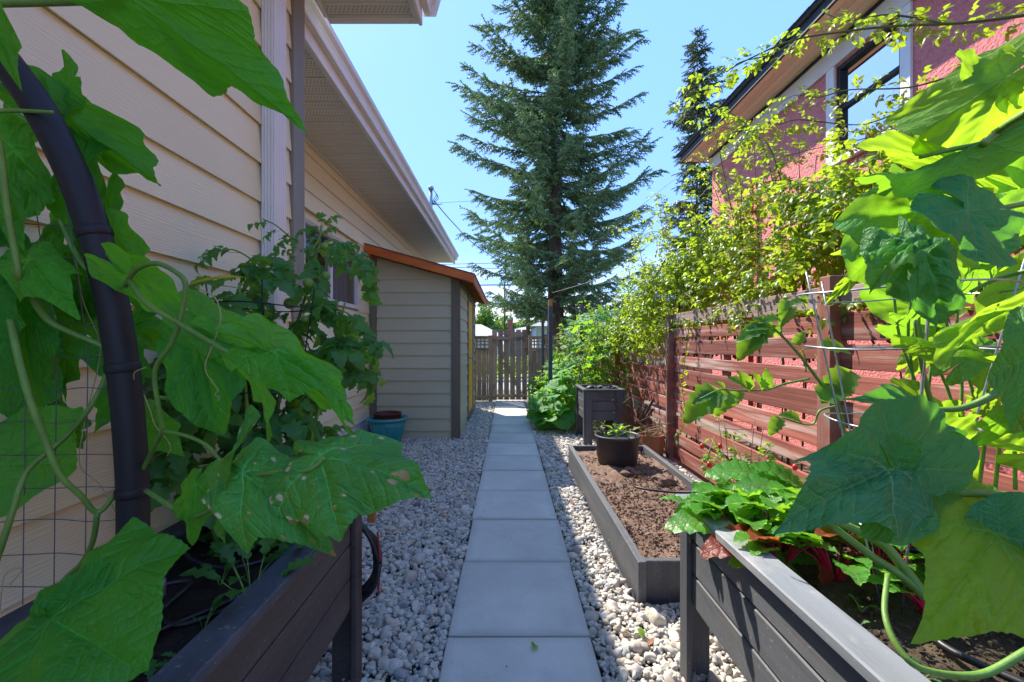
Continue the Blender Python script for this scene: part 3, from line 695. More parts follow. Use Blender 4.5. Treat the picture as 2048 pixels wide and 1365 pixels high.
MB().box((-1.82, SY0 + .013, -.3), (SX1 - .013, DY0 - .01, 2.0), 0).box((-1.82, DY0 - .01, -.3), (SX1 - .05, DY1 + .01, 2.0), 0).box((-1.82, DY1 + .01, -.3), (SX1 - .013, SY1, 2.0), 0).obj('wall', MAT['olive'], shed)
RY0, RY1, RX1 = 5.50, 9.0, -.43
rl = lambda x, dz: 2.50 - (x + 1.84) * .277 + dz
MB().prism([(-1.83, rl(-1.83, -.012)), (RX1 - .021, rl(RX1 - .021, -.012)), (RX1 - .021, rl(RX1 - .021, 0)), (-1.83, rl(-1.83, 0))], 1, RY0 + .022, RY1 - .03).obj('roof_sheathing', MAT['cedar_in'], shed)
MB().prism([(-1.84, rl(-1.84, .001)), (RX1 + .012, rl(RX1, -.002)), (RX1 + .012, rl(RX1, .008)), (-1.84, rl(-1.84, .011))], 1, RY0 - .012, RY1 + .01).obj('roof', MAT['shingle'], shed)
MB().prism([(-1.84, rl(-1.84, -.105)), (RX1, rl(RX1, -.105)), (RX1, rl(RX1, 0)), (-1.84, rl(-1.84, 0))], 1, RY0, RY0 + .02).obj('fascia', MAT['cedar'], shed)
MB().prism([(RX1 - .02, rl(RX1, -.11)), (RX1, rl(RX1, -.11)), (RX1, rl(RX1, 0)), (RX1 - .02, rl(RX1, 0))], 1, RY0 + .0205, RY1).obj('fascia', MAT['cedar'], shed)
MB().prism([(-1.84, rl(-1.84, -.135)), (-1.76, rl(-1.76, -.135)), (-1.76, rl(-1.76, -.02)), (-1.84, rl(-1.84, -.02))], 1, RY0 + .0205, RY0 + .26).obj('rafter', MAT['cedar'], shed)
for k in range(7):
    yy = RY0 + .2 + k * .50
    xs = SX1 - .3 if yy > SY0 else -1.75
    MB().prism([(xs, rl(xs, -.10)), (RX1 - .022, rl(RX1, -.09)), (RX1 - .022, rl(RX1 - .022, -.014)), (xs, rl(xs, -.014))], 1, yy, yy + .038).obj('rafter', MAT['cedar_in'], shed)
board('frieze', (SX1 + .027, SY0 + .08, zs - .05), (SX1 + .04, SY1, zs + .02), 'olive_trim', shed)

# ------------------------------------------------------------------ electrical mast on the roof and overhead cables
mast = thing('service_mast', 'grey electrical service mast with drooping wires above the house gutter', 'electrical mast', (-1.45, 8.3, 3.3))
mp_ = P(862, 380, 8.3)
MB().tube([mp_ + Vector((0, 0, -.8)), mp_], .03, 10).obj('mast_pipe', MAT['steel'], mast, True)
MB().lathe([(.03, 0), (.05, .0), (.055, .03), (.045, .06), (.02, .075), (0, .078)], n=14).obj('weather_head', MAT['steel'], mast, True, center=False).location = mp_ - mast.location
for s in range(3):
    tube_obj('drip_loop', [mp_ + Vector((.04, 0, .01)), mp_ + Vector((.10 + .02 * s, 0, -.1 - .03 * s)), mp_ + Vector((.02, .03, -.22 - .02 * s)), mp_ + Vector((.12, .0, -.28)), mp_ + Vector((.22, 0, -.27))], .006, .006, 'rubber', mast)
def cable(label, pts, r, mat='wire'):
    o = tube_obj('cable', pts, r, r, mat, None, 5, 8); return tag(o, label, 'cable')
cable('black cable drooping from the roof mast to the spruce branches', [P(868, 402, 8.3), P(905, 445, 10), P(950, 490, 12), P(1010, 530, 14)], .011, 'rubber')
cable('pale twisted cable sagging from the spruce trunk up to the red house', [P(1105, 586, 12.4), P(1180, 563, 10.8), P(1250, 525, 9.5), P(1320, 470, 8.6), P(1420, 372, 7.6), P(1470, 300, 7.4)], .006, 'wire')
cable('thin pale cable climbing past the spruce to the red house eave', [P(1060, 560, 16), P(1170, 500, 13.5), P(1260, 430, 11.0), P(1335, 370, 9.2), P(1395, 330, 7.8)], .005, 'wire')
for i, (ya, yb, xb) in enumerate(((572, 570, 1012), (531, 526, 1010), (533, 538, 1040), (408, 400, 950))):
    cable(('lowest dark power line left of the utility pole', 'thin power line crossing low sky beside the spruce', 'second thin power line crossing low sky beside the spruce', 'faint wire high over the gutter against blue sky')[i],
          [P(820, ya, 26), P(xb, yb, 27), P(1110, yb - 4, 26)] if i < 3 else [P(840, 408, 26), P(960, 402, 26), P(1060, 398, 26)], (.035, .018, .018, .012)[i])
pol = thing('utility_pole', 'brown wooden utility pole rising behind the gate beside the spruce', 'utility pole', (1.15, 25, 0))
MB().tube([(1.15, 25, -.1), (1.15, 25, 11)], [.125, .09], 12).obj('pole', MAT['pole'], pol, True)
board('crossarm', (.1, 24.8, 9.9), (2.2, 24.92, 10.03), 'pole', pol)
far_pole = thing('transformer_pole', 'distant line hardware hanging above the far trees left of the pole', 'utility pole', (-.2, 60, 0))
q = P(1009, 571, 58)
board('crossarm', (q.x - .75, 57.9, q.z - .06), (q.x + .75, 58.1, q.z + .06), 'pole', far_pole)
for dx in (-.6, 0, .6): board('insulator', (q.x + dx - .07, 57.92, q.z - .42), (q.x + dx + .07, 58.08, q.z - .061), 'wire', far_pole)
MB().tube([(q.x, 58.3, 0), (q.x, 58.3, q.z + .4)], .10, 8).obj('pole', MAT['pole'], far_pole, True)
for i, (xt, xb, yb) in enumerate(((1008, 1012, 638), (1022, 1021, 636), (1030, 1026, 638), (1043, 1032, 638), (1045, 1056, 612))):
    cable(('far wire fanning down leftmost over the trees', 'far wire fanning down second from left', 'far wire in the middle of the fan', 'far wire slanting down left from the pole', 'far wire slanting right beside the pole')[i], [P(xt, 576 + i * 5, 40), P(xb, yb, 58)], .03)

# ------------------------------------------------------------------ back fence and gate
YG = 9.42; K = YG / F
gate = thing('garden_gate', 'grey-brown picket gate with a diagonal brace at the end of the path', 'gate', (.05, YG, 0))
gx = lambda px: (px - CX) * K
gz = lambda py: H - (py - CY) * K
for k in range(6):
    a = 984.2 + k * 12.0
    top_ = gz(659 + (.6 if k in (0, 5) else 0)) + rnd.uniform(-.006, .006)
    board('picket', (gx(a), YG, .01 + rnd.uniform(0, .01)), (gx(a + 9.7), YG + .018, top_), 'gate_wood', gate)
board('rail', (gx(984.4), YG - .036, gz(680)), (gx(1053.6), YG - .001, gz(673.8)), 'gate_wood', gate)
board('rail', (gx(984.4), YG - .036, gz(794.2)), (gx(1053.6), YG - .001, gz(788.5)), 'gate_wood', gate)
p0, p1 = (gx(993), gz(681)), (gx(1041.5), gz(788))
dv = Vector((p1[0] - p0[0], p1[1] - p0[1])).normalized(); nv = Vector((-dv.y, dv.x)) * .033
MB().prism([(p0[0] + nv.x, p0[1] + nv.y), (p1[0] + nv.x, p1[1] + nv.y), (p1[0] - nv.x, p1[1] - nv.y), (p0[0] - nv.x, p0[1] - nv.y)], 1, YG - .034, YG - .002).obj('brace', MAT['gate_wood'], gate)
board('latch', (gx(1050), YG - .06, gz(700)), (gx(1056), YG - .037, gz(697)), 'rust', gate)
def back_fence(label, x0, x1, posts, loc):
    f_ = thing('back_fence', label, 'fence', loc)
    for p in posts: board('post', (p, YG - .045, -.05), (p + .085, YG + .045, 1.41), 'gate_wood', f_)
    sp = sorted([x0] + [q_ for p in posts for q_ in (p, p + .085)] + [x1])
    if posts and abs(sp[0] - posts[0]) < 1e-6: sp = sp[2:]
    spans = [(sp[i], sp[i + 1]) for i in range(0, len(sp) - 1, 2) if sp[i + 1] - sp[i] > .05]
    for a, b in spans:
        board('rail', (a, YG - .03, 1.365), (b, YG + .03, 1.40), 'gate_wood', f_)
        board('rail', (a, YG - .03, 1.085), (b, YG + .03, 1.145), 'gate_wood', f_)
        board('rail', (a, YG - .03, .05), (b, YG + .03, .11), 'gate_wood', f_)
        x = a + .003
        while x < b - .02:
            xe = min(x + .102, b - .002); board('fence_board', (x, YG - .008, .0), (xe - .004, YG + .010, 1.083), 'gate_wood', f_); x = xe + .0005
        x = a + .03
        while x < b - .02: board('lattice_strip', (x, YG + .001, 1.147), (x + .033, YG + .009, 1.363), 'gate_wood', f_, .001); x += .083
        for zz in (1.195, 1.268, 1.335): board('lattice_strip', (a, YG - .009, zz), (b, YG - .0005, zz + .028), 'gate_wood', f_, .001)
    return f_
back_fence('grey-brown lattice-topped fence between the shed and the gate', -1.8, gx(977), [gx(977)], (-1, YG, 0))
back_fence('grey-brown lattice-topped fence right of the gate behind the squash plants', gx(1056.5), 4.6, [gx(1056.5), 2.2], (2, YG, 0))

# ------------------------------------------------------------------ red slat fence
rf = thing('slat_fence', 'weathered red horizontal-slat fence along the right side of the beds', 'fence', (1.8, 4, 0))
def post(y, top, w_=.088, x0=1.735, mat='red_post', lean=0):
    Rm = Euler((0, lean, 0)).to_matrix()
    return board('post', (x0, y, -.08), (x0 + .088, y + w_, top), mat, rf, .006, Rm)
post(2.34, 1.60); post(2.435, 1.54, .05, 1.76); post(4.70, 1.545); post(7.05, 1.30); post(-.05, 1.6); post(9.2, 1.3)
board('bracket_strip', (1.712, 4.69, .05), (1.733, 4.725, .95), 'red_post', rf)
def panel(y0, y1, ztop, seed, greytop=1):
    r = random.Random(seed); z = ztop; k = 0
    hs = [.128, .098, .125, .092, .150, .13, .10, .14, .11, .13, .12, .12]
    while z > .06 and k < 12:
        h_ = hs[(k + seed) % len(hs)] if seed else hs[k]; zb = max(z - h_, .0)
        m = 'grey_wood' if k < greytop or r.random() < .12 else 'red_wood'
        dz0, dz1 = r.uniform(-.012, .012), r.uniform(-.012, .012); xo = r.uniform(-.004, .006)
        n = 10; V = []; 
        wob = [mnoise.noise(Vector((i * .55, k * 3.1, seed))) * .006 for i in range(n + 1)]
        wo2 = [mnoise.noise(Vector((i * .55, k * 3.1 + 9, seed))) * .005 for i in range(n + 1)]
        for i in range(n + 1):
            t_ = i / n; y = y0 + (y1 - y0) * t_; dz = dz0 + (dz1 - dz0) * t_
            a, b = zb + dz + wob[i], z + dz + wo2[i]; xx = 1.786 + xo + wob[i] * .8
            V += [(xx, y, a + .003), (xx + .003, y, a), (xx + .020, y, a), (xx + .022, y, a + .003), (xx + .022, y, b - .003), (xx + .020, y, b), (xx + .003, y, b), (xx, y, b - .003)]
        Fc = [(i * 8 + q_, i * 8 + (q_ + 1) % 8, i * 8 + 8 + (q_ + 1) % 8, i * 8 + 8 + q_) for i in range(n) for q_ in range(8)] + [tuple(range(8)), tuple(n * 8 + q_ for q_ in range(8))]
        MB().add(V, Fc).obj('slat', MAT[m], rf)
        z = zb - r.uniform(.022, .045); k += 1
panel(.04, 2.337, 1.535, 3, 1); panel(2.488, 4.697, 1.545, 0, 1); panel(4.79, 7.047, 1.24, 5, 2); panel(7.14, 9.19, 1.24, 2, 2)
for y in (3.6, 1.2, 5.9): board('batten', (1.8125, y, .05), (1.85, y + .06, 1.2), 'red_post', rf)

# ------------------------------------------------------------------ pink stucco house on the right
XR = 3.5; YC = 7.45
pink = thing('stucco_house', 'pink rough-stucco house with peach eaves and a white-trimmed window behind the red fence', 'house', (4.5, 3, 0))
wy0, wy1, wz0, wz1 = 3.86, 4.64, 3.20, 4.17
def dense_wall():
    m = MB()
    for (a, b, c, d) in ((-2, wy0, -.1, 4.43), (wy1, YC, -.1, 4.43), (wy0, wy1, -.1, wz0), (wy0, wy1, wz1, 4.43)):
        m.box((XR, a, c), (XR + .2, b, d), 0)
    m.box((XR + .2, YC - .2, -.1), (9, YC, 4.43), 0).box((XR + .9, wy0 - 1, 2.5), (XR + 1.0, wy1 + 1, 4.4), 0)
    return m.obj('wall', MAT['stucco'], pink)
dense_wall()
m = MB().box((XR + .85, wy0 - .8, 2.8), (XR + .88, wy1 + .8, 4.35), 0).obj('dark_room', MAT['dark_room'], pink)
ww = window_side('window', XR + .03, wy0, wy1, wz0, wz1, pink, 'black_trim', 'black_trim', [('z', 3.72, .022)], depth=.09, sgn=-1, fw=.045, curtain=lambda t: t < .45)
for lo, hi in (((XR - .028, wy0 - .105, wz0 - .02), (XR - .001, wy0 - .001, 4.19)), ((XR - .028, wy1 + .001, wz0 - .02), (XR - .001, wy1 + .115, 4.19))): board('window_trim', lo, hi, 'white_paint', pink)
board('sill', (XR - .06, wy0 - .13, wz0 - .085), (XR + .02, wy1 + .14, wz0 - .022), 'white_paint', pink, .006)
board('frieze', (XR - .03, -2, 4.192), (XR - .001, YC + .02, 4.395), 'white_paint', pink)
board('frieze', (XR - .001, YC + .001, 4.19), (9, YC + .03, 4.395), 'white_paint', pink)
board('trim_strip', (XR - .045, -2, 4.397), (XR + .0, YC + .04, 4.428), 'black_trim', pink)
for k in range(5):
    a = 3.075 + k * .087; board('soffit_board', (a, -2, 4.432 + .002 * (k % 2)), (a + .084, YC + .215, 4.448), 'peach', pink, .002)
board('soffit_board', (3.51, YC + .001, 4.432), (9, YC + .215, 4.446), 'peach', pink)
board('fascia', (3.045, -2, 4.425), (3.073, YC + .235, 4.53), 'black_trim', pink)
board('fascia', (3.0735, YC + .216, 4.425), (9, YC + .24, 4.53), 'black_trim', pink)
Y9 = YC + .26
MB().add([(3.02, -2, 4.531), (3.02, Y9, 4.531), (9, Y9, 4.531), (9, -2, 4.531), (3.0, -2, 4.56), (3.0, Y9 + .02, 4.56), (7.5, Y9 - 4.5, 7.2), (7.5, -2, 7.2), (9, Y9 + .02, 4.56), (9, Y9 - 4.5, 7.2)],
         [(0, 3, 2, 1), (0, 1, 5, 4), (1, 2, 8, 5), (4, 5, 6, 7), (5, 8, 9, 6)]).obj('roof', MAT['shingle'], pink)
for k in range(44):                                # shingle butts show along the roof edge
    y = -1.9 + k * .222; 
    if y < Y9: board('shingle', (2.99, y, 4.562), (3.22, y + .214, 4.575 + .004 * (k % 3)), 'shingle', pink, .002, Euler((0, R(-28), 0)).to_matrix(), (2.99, y, 4.562))
q = P(1511, 285, 6.16)
MB().tube([(XR - .06, 6.16, 3.55), (XR - .06, 6.16, .1)], .035, 10).obj('downpipe', MAT['red_pipe'], pink, True)
board('downpipe_strap', (XR - .10, 6.12, 3.1), (XR - .001, 6.20, 3.13), 'red_pipe', pink)

# ------------------------------------------------------------------ raised planters and beds
def bumpy(name, x0, x1, y0, y1, z, amp, mat, parent, step=.012, f=7, holes=()):
    nx, ny = int((x1 - x0) / step), int((y1 - y0) / step); V = []; ph = rnd.uniform(0, 50)
    for j in range(ny + 1):
        for i in range(nx + 1):
            x = x0 + (x1 - x0) * i / nx; y = y0 + (y1 - y0) * j / ny
            p = Vector((x * f, y * f, ph)); n = mnoise.fractal(p, .8, 2.1, 5); n2 = mnoise.noise(p * .22)
            V.append((x, y, z + amp * (n * .8 + n2 * 1.2 + max(0, mnoise.noise(p * 3.5)) * .5)))
    a = np.arange(nx * ny); i = a % nx; j = a // nx; b = j * (nx + 1) + i
    Fc = np.stack([b, b + 1, b + nx + 2, b + nx + 1], 1)
    me = mesh_of(name, V, Fc, MAT[mat], True); o = link(me, name, parent)
    if parent: o.location = -world_loc(parent)
    return o
def clods(name, x0, x1, y0, y1, z, n, smin, smax, mat, parent, dens=None):
    base = [(1, 0, 0), (-1, 0, 0), (0, 1, 0), (0, -1, 0), (0, 0, 1), (0, 0, -1)]; F8 = [(0, 2, 4), (2, 1, 4), (1, 3, 4), (3, 0, 4), (2, 0, 5), (1, 2, 5), (3, 1, 5), (0, 3, 5)]
    V = []; Fc = []
    for _ in range(n):
        s = smin + (smax - smin) * rnd.random() ** 3; c = Vector((rnd.uniform(x0, x1), rnd.uniform(y0, y1), z + rnd.uniform(-.2, .5) * s)); Rm = Euler([rnd.uniform(0, 6) for _ in range(3)]).to_matrix(); b = len(V)
        V += [tuple(c + Rm @ Vector(p) * s * rnd.uniform(.6, 1.2)) for p in base]; Fc += [tuple(i + b for i in f) for f in F8]
    o = link(mesh_of(name, V, Fc, MAT[mat]), name, parent); o.location = -world_loc(parent); return tag(o, kind='stuff')

def leg_planter(name, label, x0, x1, y0, y1, ztop, zbot, nb, mats, cap_w=.07, over=.022, endposts=True, face=(1, 1, 1, 1), loc=None):
    bm_, pm_, cm_ = mats
    t = thing(name, label, 'planter', loc or ((x0 + x1) / 2, (y0 + y1) / 2, 0))
    hgt = (ztop - .028 - zbot); e = hgt / nb
    for s, x in ((0, x0), (1, x1)):
        for k in range(nb):
            a = x if s == 0 else x - .022
            za, zb = zbot + k * e + .003, zbot + (k + 1) * e - .003
            board('side_board', (a, y0, za), (a + .022, y1, zb), bm_, t, .004)
    for s, y in ((0, y0), (1, y1)):
        for k in range(nb):
            a = y if s == 0 else y - .022
            board('end_board', (x0 + .0235, a + (.001 if s == 0 else -.001), zbot + k * e + .003), (x1 - .0235, a + .022 + (.001 if s == 0 else -.001), zbot + (k + 1) * e - .003), bm_, t, .004)
    for (px_, sx) in ((x0, -1), (x1, 1)):
        for (py_, sy) in ((y0, -1), (y1, 1)):
            xa, xb = sorted((px_ - sx * .0235 + sx * .0, px_ + sx * .018 if False else px_ - sx * .060))
            # L-shaped leg: one board on the side face, one on the end face
            f0, f1 = sorted((px_ + sx * .001, px_ + sx * .020)); g0, g1 = sorted((py_ + sy * .021, py_ - sy * .045))
            m = MB().box((f0, g0, -.06), (f1, g1, ztop - .029), .003)
            h0, h1 = sorted((px_ - sx * .0005, px_ - sx * .085)); i0, i1 = sorted((py_ + sy * .0015, py_ + sy * .0205))
            m.box((h0, i0, -.06), (h1, i1, ztop - .029), .003)
            m.obj('leg', MAT[pm_], t)
    o_ = over + .02
    board('cap_board', (x0 - o_, y0 - o_, ztop - .028), (x0 - o_ + cap_w, y1 + o_, ztop), cm_, t, .004)
    board('cap_board', (x1 + o_ - cap_w, y0 - o_, ztop - .028), (x1 + o_, y1 + o_, ztop), cm_, t, .004)
    board('cap_board', (x0 - o_ + cap_w + .001, y0 - o_, ztop - .0285), (x1 + o_ - cap_w - .001, y0 - o_ + cap_w, ztop - .0015), cm_, t, .004)
    board('cap_board', (x0 - o_ + cap_w + .001, y1 + o_ - cap_w, ztop - .0285), (x1 + o_ - cap_w - .001, y1 + o_, ztop - .0015), cm_, t, .004)
    return t
lp = leg_planter('raised_planter', 'long dark brown raised planter on legs against the near house wall, left of the path', -1.035, -.560, -.6, 1.59, .66, .28, 3, ('brown_wood', 'brown_wood', 'cap_wood'), .078, .005)
bumpy('soil', -1.012, -.583, .2, 1.565, .585, .014, 'soil_dark', lp, .011, 9); clods('soil_crumbs', -1.0, -.59, .3, 1.56, .592, 2600, .0015, .008, 'soil_dark', lp)
rp = leg_planter('raised_planter', 'long charcoal raised planter on legs in the right foreground, full of beets and vines', .668, 1.42, -.6, 1.62, .66, .28, 3, ('black_wood', 'black_wood_v', 'cap_sunlit'), .085, .015)
bumpy('soil', .692, 1.395, .2, 1.595, .565, .018, 'soil_bed', rp, .012, 9); clods('soil_crumbs', .70, 1.39, .4, 1.59, .573, 5200, .0015, .009, 'soil_bed', rp)
tp = leg_planter('raised_planter', 'small square charcoal planter on tall legs at the far end of the soil bed', .945, 1.41, 5.33, 5.93, .675, .285, 3, ('black_wood_v', 'black_wood_v', 'black_wood_v'), .05, .004)
bumpy('soil', .97, 1.39, 5.36, 5.9, .60, .02, 'soil_dark', tp, .03, 7)
for k in range(5):
    c = Vector((1.05 + .07 * k, 5.6 + .05 * (k % 3), .65)); bm = bmesh.new(); bmesh.ops.create_icosphere(bm, subdivisions=3, radius=.06)
    for v in bm.verts: v.co += Vector(mnoise.noise_vector(v.co * 18 + Vector((k * 5, 0, 0)))) * .035; v.co.z *= .6
    me = bpy.data.meshes.new('rag'); bm.to_mesh(me); bm.free(); me.materials.append(MAT['black_plastic']); link(me, 'crumpled_fabric', tp, c)
bed = thing('garden_bed', 'low grey-black board-edged bed of bare brown soil beside the gravel', 'garden bed', (1.03, 3.3, 0))
bx0, bx1, by0, by1 = .628, 1.43, 2.11, 4.52
board('edge_board', (bx0, by0 - .02, -.05), (bx0 + .04, by1, .18), 'black_wood', bed, .004)
board('edge_board', (bx1 - .04, by0 - .02, -.05), (bx1, by1, .18), 'black_wood', bed, .004)
board('edge_board', (bx0 + .041, by0, -.05), (bx1 - .041, by0 + .038, .176), 'black_wood_v', bed, .004)
board('edge_board', (bx0 + .041, by1 - .038, -.05), (bx1 - .041, by1, .176), 'black_wood_v', bed, .004)
bumpy('soil', bx0 + .039, bx1 - .039, by0 + .036, by1 - .036, .115, .026, 'soil_dry', bed, .011, 6)
clods('soil_crumbs', bx0 + .05, bx1 - .05, by0 + .05, by1 - .05, .125, 5200, .002, .016, 'soil_dry', bed)
for k, (x, y, s) in enumerate(((1.02, 3.72, .055), (1.06, 3.68, .045), (.98, 3.66, .04), (1.23, 3.45, .08))):
    bm = bmesh.new(); bmesh.ops.create_icosphere(bm, subdivisions=4, radius=s)
    for v in bm.verts: v.co += Vector(mnoise.noise_vector(v.co * 22 + Vector((k * 5, 0, 0)))) * s * .45
    me = bpy.data.meshes.new('clod'); bm.to_mesh(me); bm.free(); me.materials.append(MAT['soil_dry']); link(me, 'clod', bed, (x, y, .14), (0, 0, k), (1, 1, .6))
hp = tube_obj('drip_line', [(1.36, 3.02, .20), (1.2, 3.12, .165), (1.05, 3.2, .155), (.96, 3.28, .15)], .009, .009, 'rubber', None); tag(hp, 'short black drip hose lying across the bare soil bed', 'hose')
low = thing('planter_box', 'low dark timber planter box at the foot of the squash plants by the gate', 'planter', (.8, 8, 0))
board('side_board', (.50, 7.3, -.05), (.53, 9.2, .20), 'black_wood', low); board('end_board', (.531, 7.3, -.05), (1.6, 7.33, .20), 'black_wood', low)
sheet('soil', .53, 1.7, 7.33, 9.2, .16, 'soil_dark', parent=low); low.children[-1].location = -low.location

# ------------------------------------------------------------------ pots and small things
pot = thing('glazed_pot', 'teal glazed pot in the corner by the shed, holding a maroon pot', 'pot', (-1.50, 5.42, 0))
MB().lathe([(0, -.03), (.13, -.03), (.15, .0), (.185, .10), (.215, .20), (.222, .26), (.215, .275), (.245, .285), (.25, .30), (.243, .318), (.22, .32), (.20, .30), (.19, .15), (0, .1)], n=48).obj('body', MAT['teal'], pot, True, center=False).location = (0, 0, 0)
pot2 = thing('nested_pot', 'maroon plastic pot sitting inside the teal glazed pot', 'pot', (-1.50, 5.42, .15))
MB().lathe([(0, 0), (.12, 0), (.165, .17), (.165, .205), (.172, .208), (.172, .222), (.158, .222), (.15, .17), (.11, .02), (0, .02)], n=40).obj('body', MAT['maroon'], pot2, True, center=False)
bpot = thing('nursery_pot', 'big black plastic nursery pot with seedlings standing on the brown soil bed', 'pot', (1.01, 4.02, .13))
MB().lathe([(0, 0), (.168, 0), (.175, .006), (.182, .06), (.186, .064), (.192, .235), (.205, .238), (.208, .25), (.206, .262), (.196, .265), (.190, .25), (.183, .20), (0, .20)], n=56).obj('body', MAT['black_plastic'], bpot, True, center=False)
MB().lathe([(0, .215), (.1, .212), (.184, .205)], n=30).obj('soil', MAT['soil_dark'], bpot, True, center=False)
st = thing('clay_planter', 'broken brown wooden tub of dry stems behind the nursery pot by the fence', 'pot', (1.57, 4.78, 0))
MB().lathe([(0, -.03), (.13, -.03), (.15, .24), (.135, .24), (.12, .1), (0, .1)], n=10).obj('body', MAT['terracotta'], st, center=False)
for k in range(16): tube_obj('dry_stem', [(1.57 + rnd.uniform(-.1, .1), 4.78 + rnd.uniform(-.1, .1), .15), (1.57 + rnd.uniform(-.17, .17), 4.78 + rnd.uniform(-.15, .1), .3), (1.57 + rnd.uniform(-.22, .22), 4.7 + rnd.uniform(-.15, .1), rnd.uniform(.22, .42))], .004, .002, 'dry_stem', st, 4, 4)
orn = thing('iron_ornament', 'bundle of rusty brown iron blades leaning behind the tall planter by the fence', 'garden ornament', (1.47, 5.0, 0))
for k in range(9):
    a = R(-38 + k * 9 + rnd.uniform(-5, 5)); l_ = rnd.uniform(.35, .58)
    board('blade', (1.455, 4.95 + k * .018, .12), (1.485, 4.958 + k * .018, .12 + l_), 'rust', orn, .002, Euler((0, a, 0)).to_matrix(), (1.47, 4.95, .15))
tube_obj('iron_loop', [(1.30, 4.93, .55), (1.42, 4.93, .62), (1.60, 4.93, .50), (1.62, 4.93, .42), (1.50, 4.93, .35)], .007, .007, 'rust', orn)
coil = thing('hose_coil', 'black hose coiled and hung on the far end of the left planter', 'hose', (-.62, 1.66, .45))
for k in range(5):
    cc = Vector((-.585 - .006 * k, 1.645 + .024 * (k % 3), .40)); r_ = .125 - .012 * (k % 3) + .004 * k
    pts_ = [cc + Vector((r_ * .8 * math.cos(a), .01 * math.sin(3 * a + k), r_ * 1.15 * math.sin(a))) for a in np.linspace(0, 2 * math.pi, 28)]
    MB().tube(pts_, .0095, 8).obj('hose_loop', MAT['rubber'], coil, True)
MB().tube([(-.49, 1.642, .28), (-.483, 1.642, .42), (-.492, 1.642, .52)], .004, 6).obj('red_cord', MAT['red_pipe'], coil, True)
board('hanger', (-.53, 1.635, .555), (-.50, 1.655, .60), 'cedar_in', coil)
lt = thing('solar_stake_light', 'small steel-topped glass stake light in the left planter soil', 'garden light', (-.765, .93, .62))
MB().lathe([(0, .10), (.026, .10), (.027, .098), (.027, .066), (.024, .065)], n=24).obj('cap', MAT['steel'], lt, True, center=False)
MB().lathe([(.023, .065), (.023, .0), (.008, -.01), (.006, -.06)], n=20).obj('lens', MAT['glass'], lt, True, center=False)
for k, (px_, py_, Y_, lab) in enumerate(((562, 1112, 1.30, 'small wooden plant tag with handwriting in the left planter'), (604, 1080, 1.48, 'second wooden plant tag further back in the left planter'))):
    c = P(px_, py_, Y_); tg = tag(board('plant_tag', (c.x - .008, Y_, .57), (c.x + .008, Y_ + .002, c.z + .022), 'cedar_in', None, .001, Euler((R(-8), R(6), 0)).to_matrix()), lab, 'plant label')
    for j in range(4):
        MB().tube([(c.x - .004 + .002 * (j % 2), Y_ - .0015, c.z - .022 + j * .008), (c.x + .004, Y_ - .0015, c.z - .019 + j * .008), (c.x - .001, Y_ - .0015, c.z - .016 + j * .008)], .0006, 4).obj('letter', MAT['rubber'], tg)
for k, pts_ in enumerate(([(-1.0, .75, .66), (-.95, 1.0, .63), (-.82, 1.12, .62), (-.80, 1.0, .61), (-.72, .98, .60), (-.6, 1.1, .61)], [(-.98, 1.3, .64), (-.88, 1.22, .62), (-.74, 1.2, .615), (-.63, 1.35, .60)], [(-.9, .6, .60), (-.8, .9, .60), (-.64, 1.12, .605), (-.6, 1.4, .61)])):
    tag(tube_obj('drip_hose', pts_, .006, .006, 'rubber', None), ('black drip hose looping over the dark soil of the left planter', 'second thin black hose near the back of the left planter', 'straight black drip line along the inner edge of the left planter')[k], 'hose')
tag(tube_obj('drip_hose', [(.72, 1.45, .60), (.9, 1.42, .59), (1.1, 1.38, .595), (1.36, 1.3, .60)], .012, .012, 'rubber', None), 'dark hose crossing the right planter among the beet stems', 'hose')
tag(tube_obj('drip_hose', [(.98, .8, .59), (.93, .93, .585), (.98, 1.0, .60), (1.2, .98, .60), (1.38, .95, .59)], .008, .008, 'rubber', None), 'grey drip hose bent in the near soil of the right planter', 'hose')
# post and frame trellis by the gate
tr = thing('bean_trellis', 'dark timber trellis frame with an unpainted post top standing in the squash plants', 'trellis', (.75, 7.8, 0))
def tpost(px0, px1, ytop, Y_, zb=0.0, mat='black_wood_v'):
    a = P(px0, ytop, Y_); b = P(px1, ytop, Y_); return board('post', (a.x, Y_, zb), (b.x, Y_ + (b.x - a.x), a.z), mat, tr)
tpost(1097, 1105, 613, 7.1); a = P(1097, 613, 7.1); b = P(1105, 600, 7.1); board('post_end', (a.x, 7.1, a.z + .0005), (b.x, 7.1 + b.x - a.x, b.z), 'orange_tip', tr)
tpost(1083, 1088.5, 641, 8.6); tpost(1160, 1167, 611, 7.5); tpost(1248, 1254, 700, 7.0)
MB().tube([P(1100, 618, 7.13), P(1086, 644, 8.62)], .028, 4).obj('rail', MAT['black_wood_v'], tr)

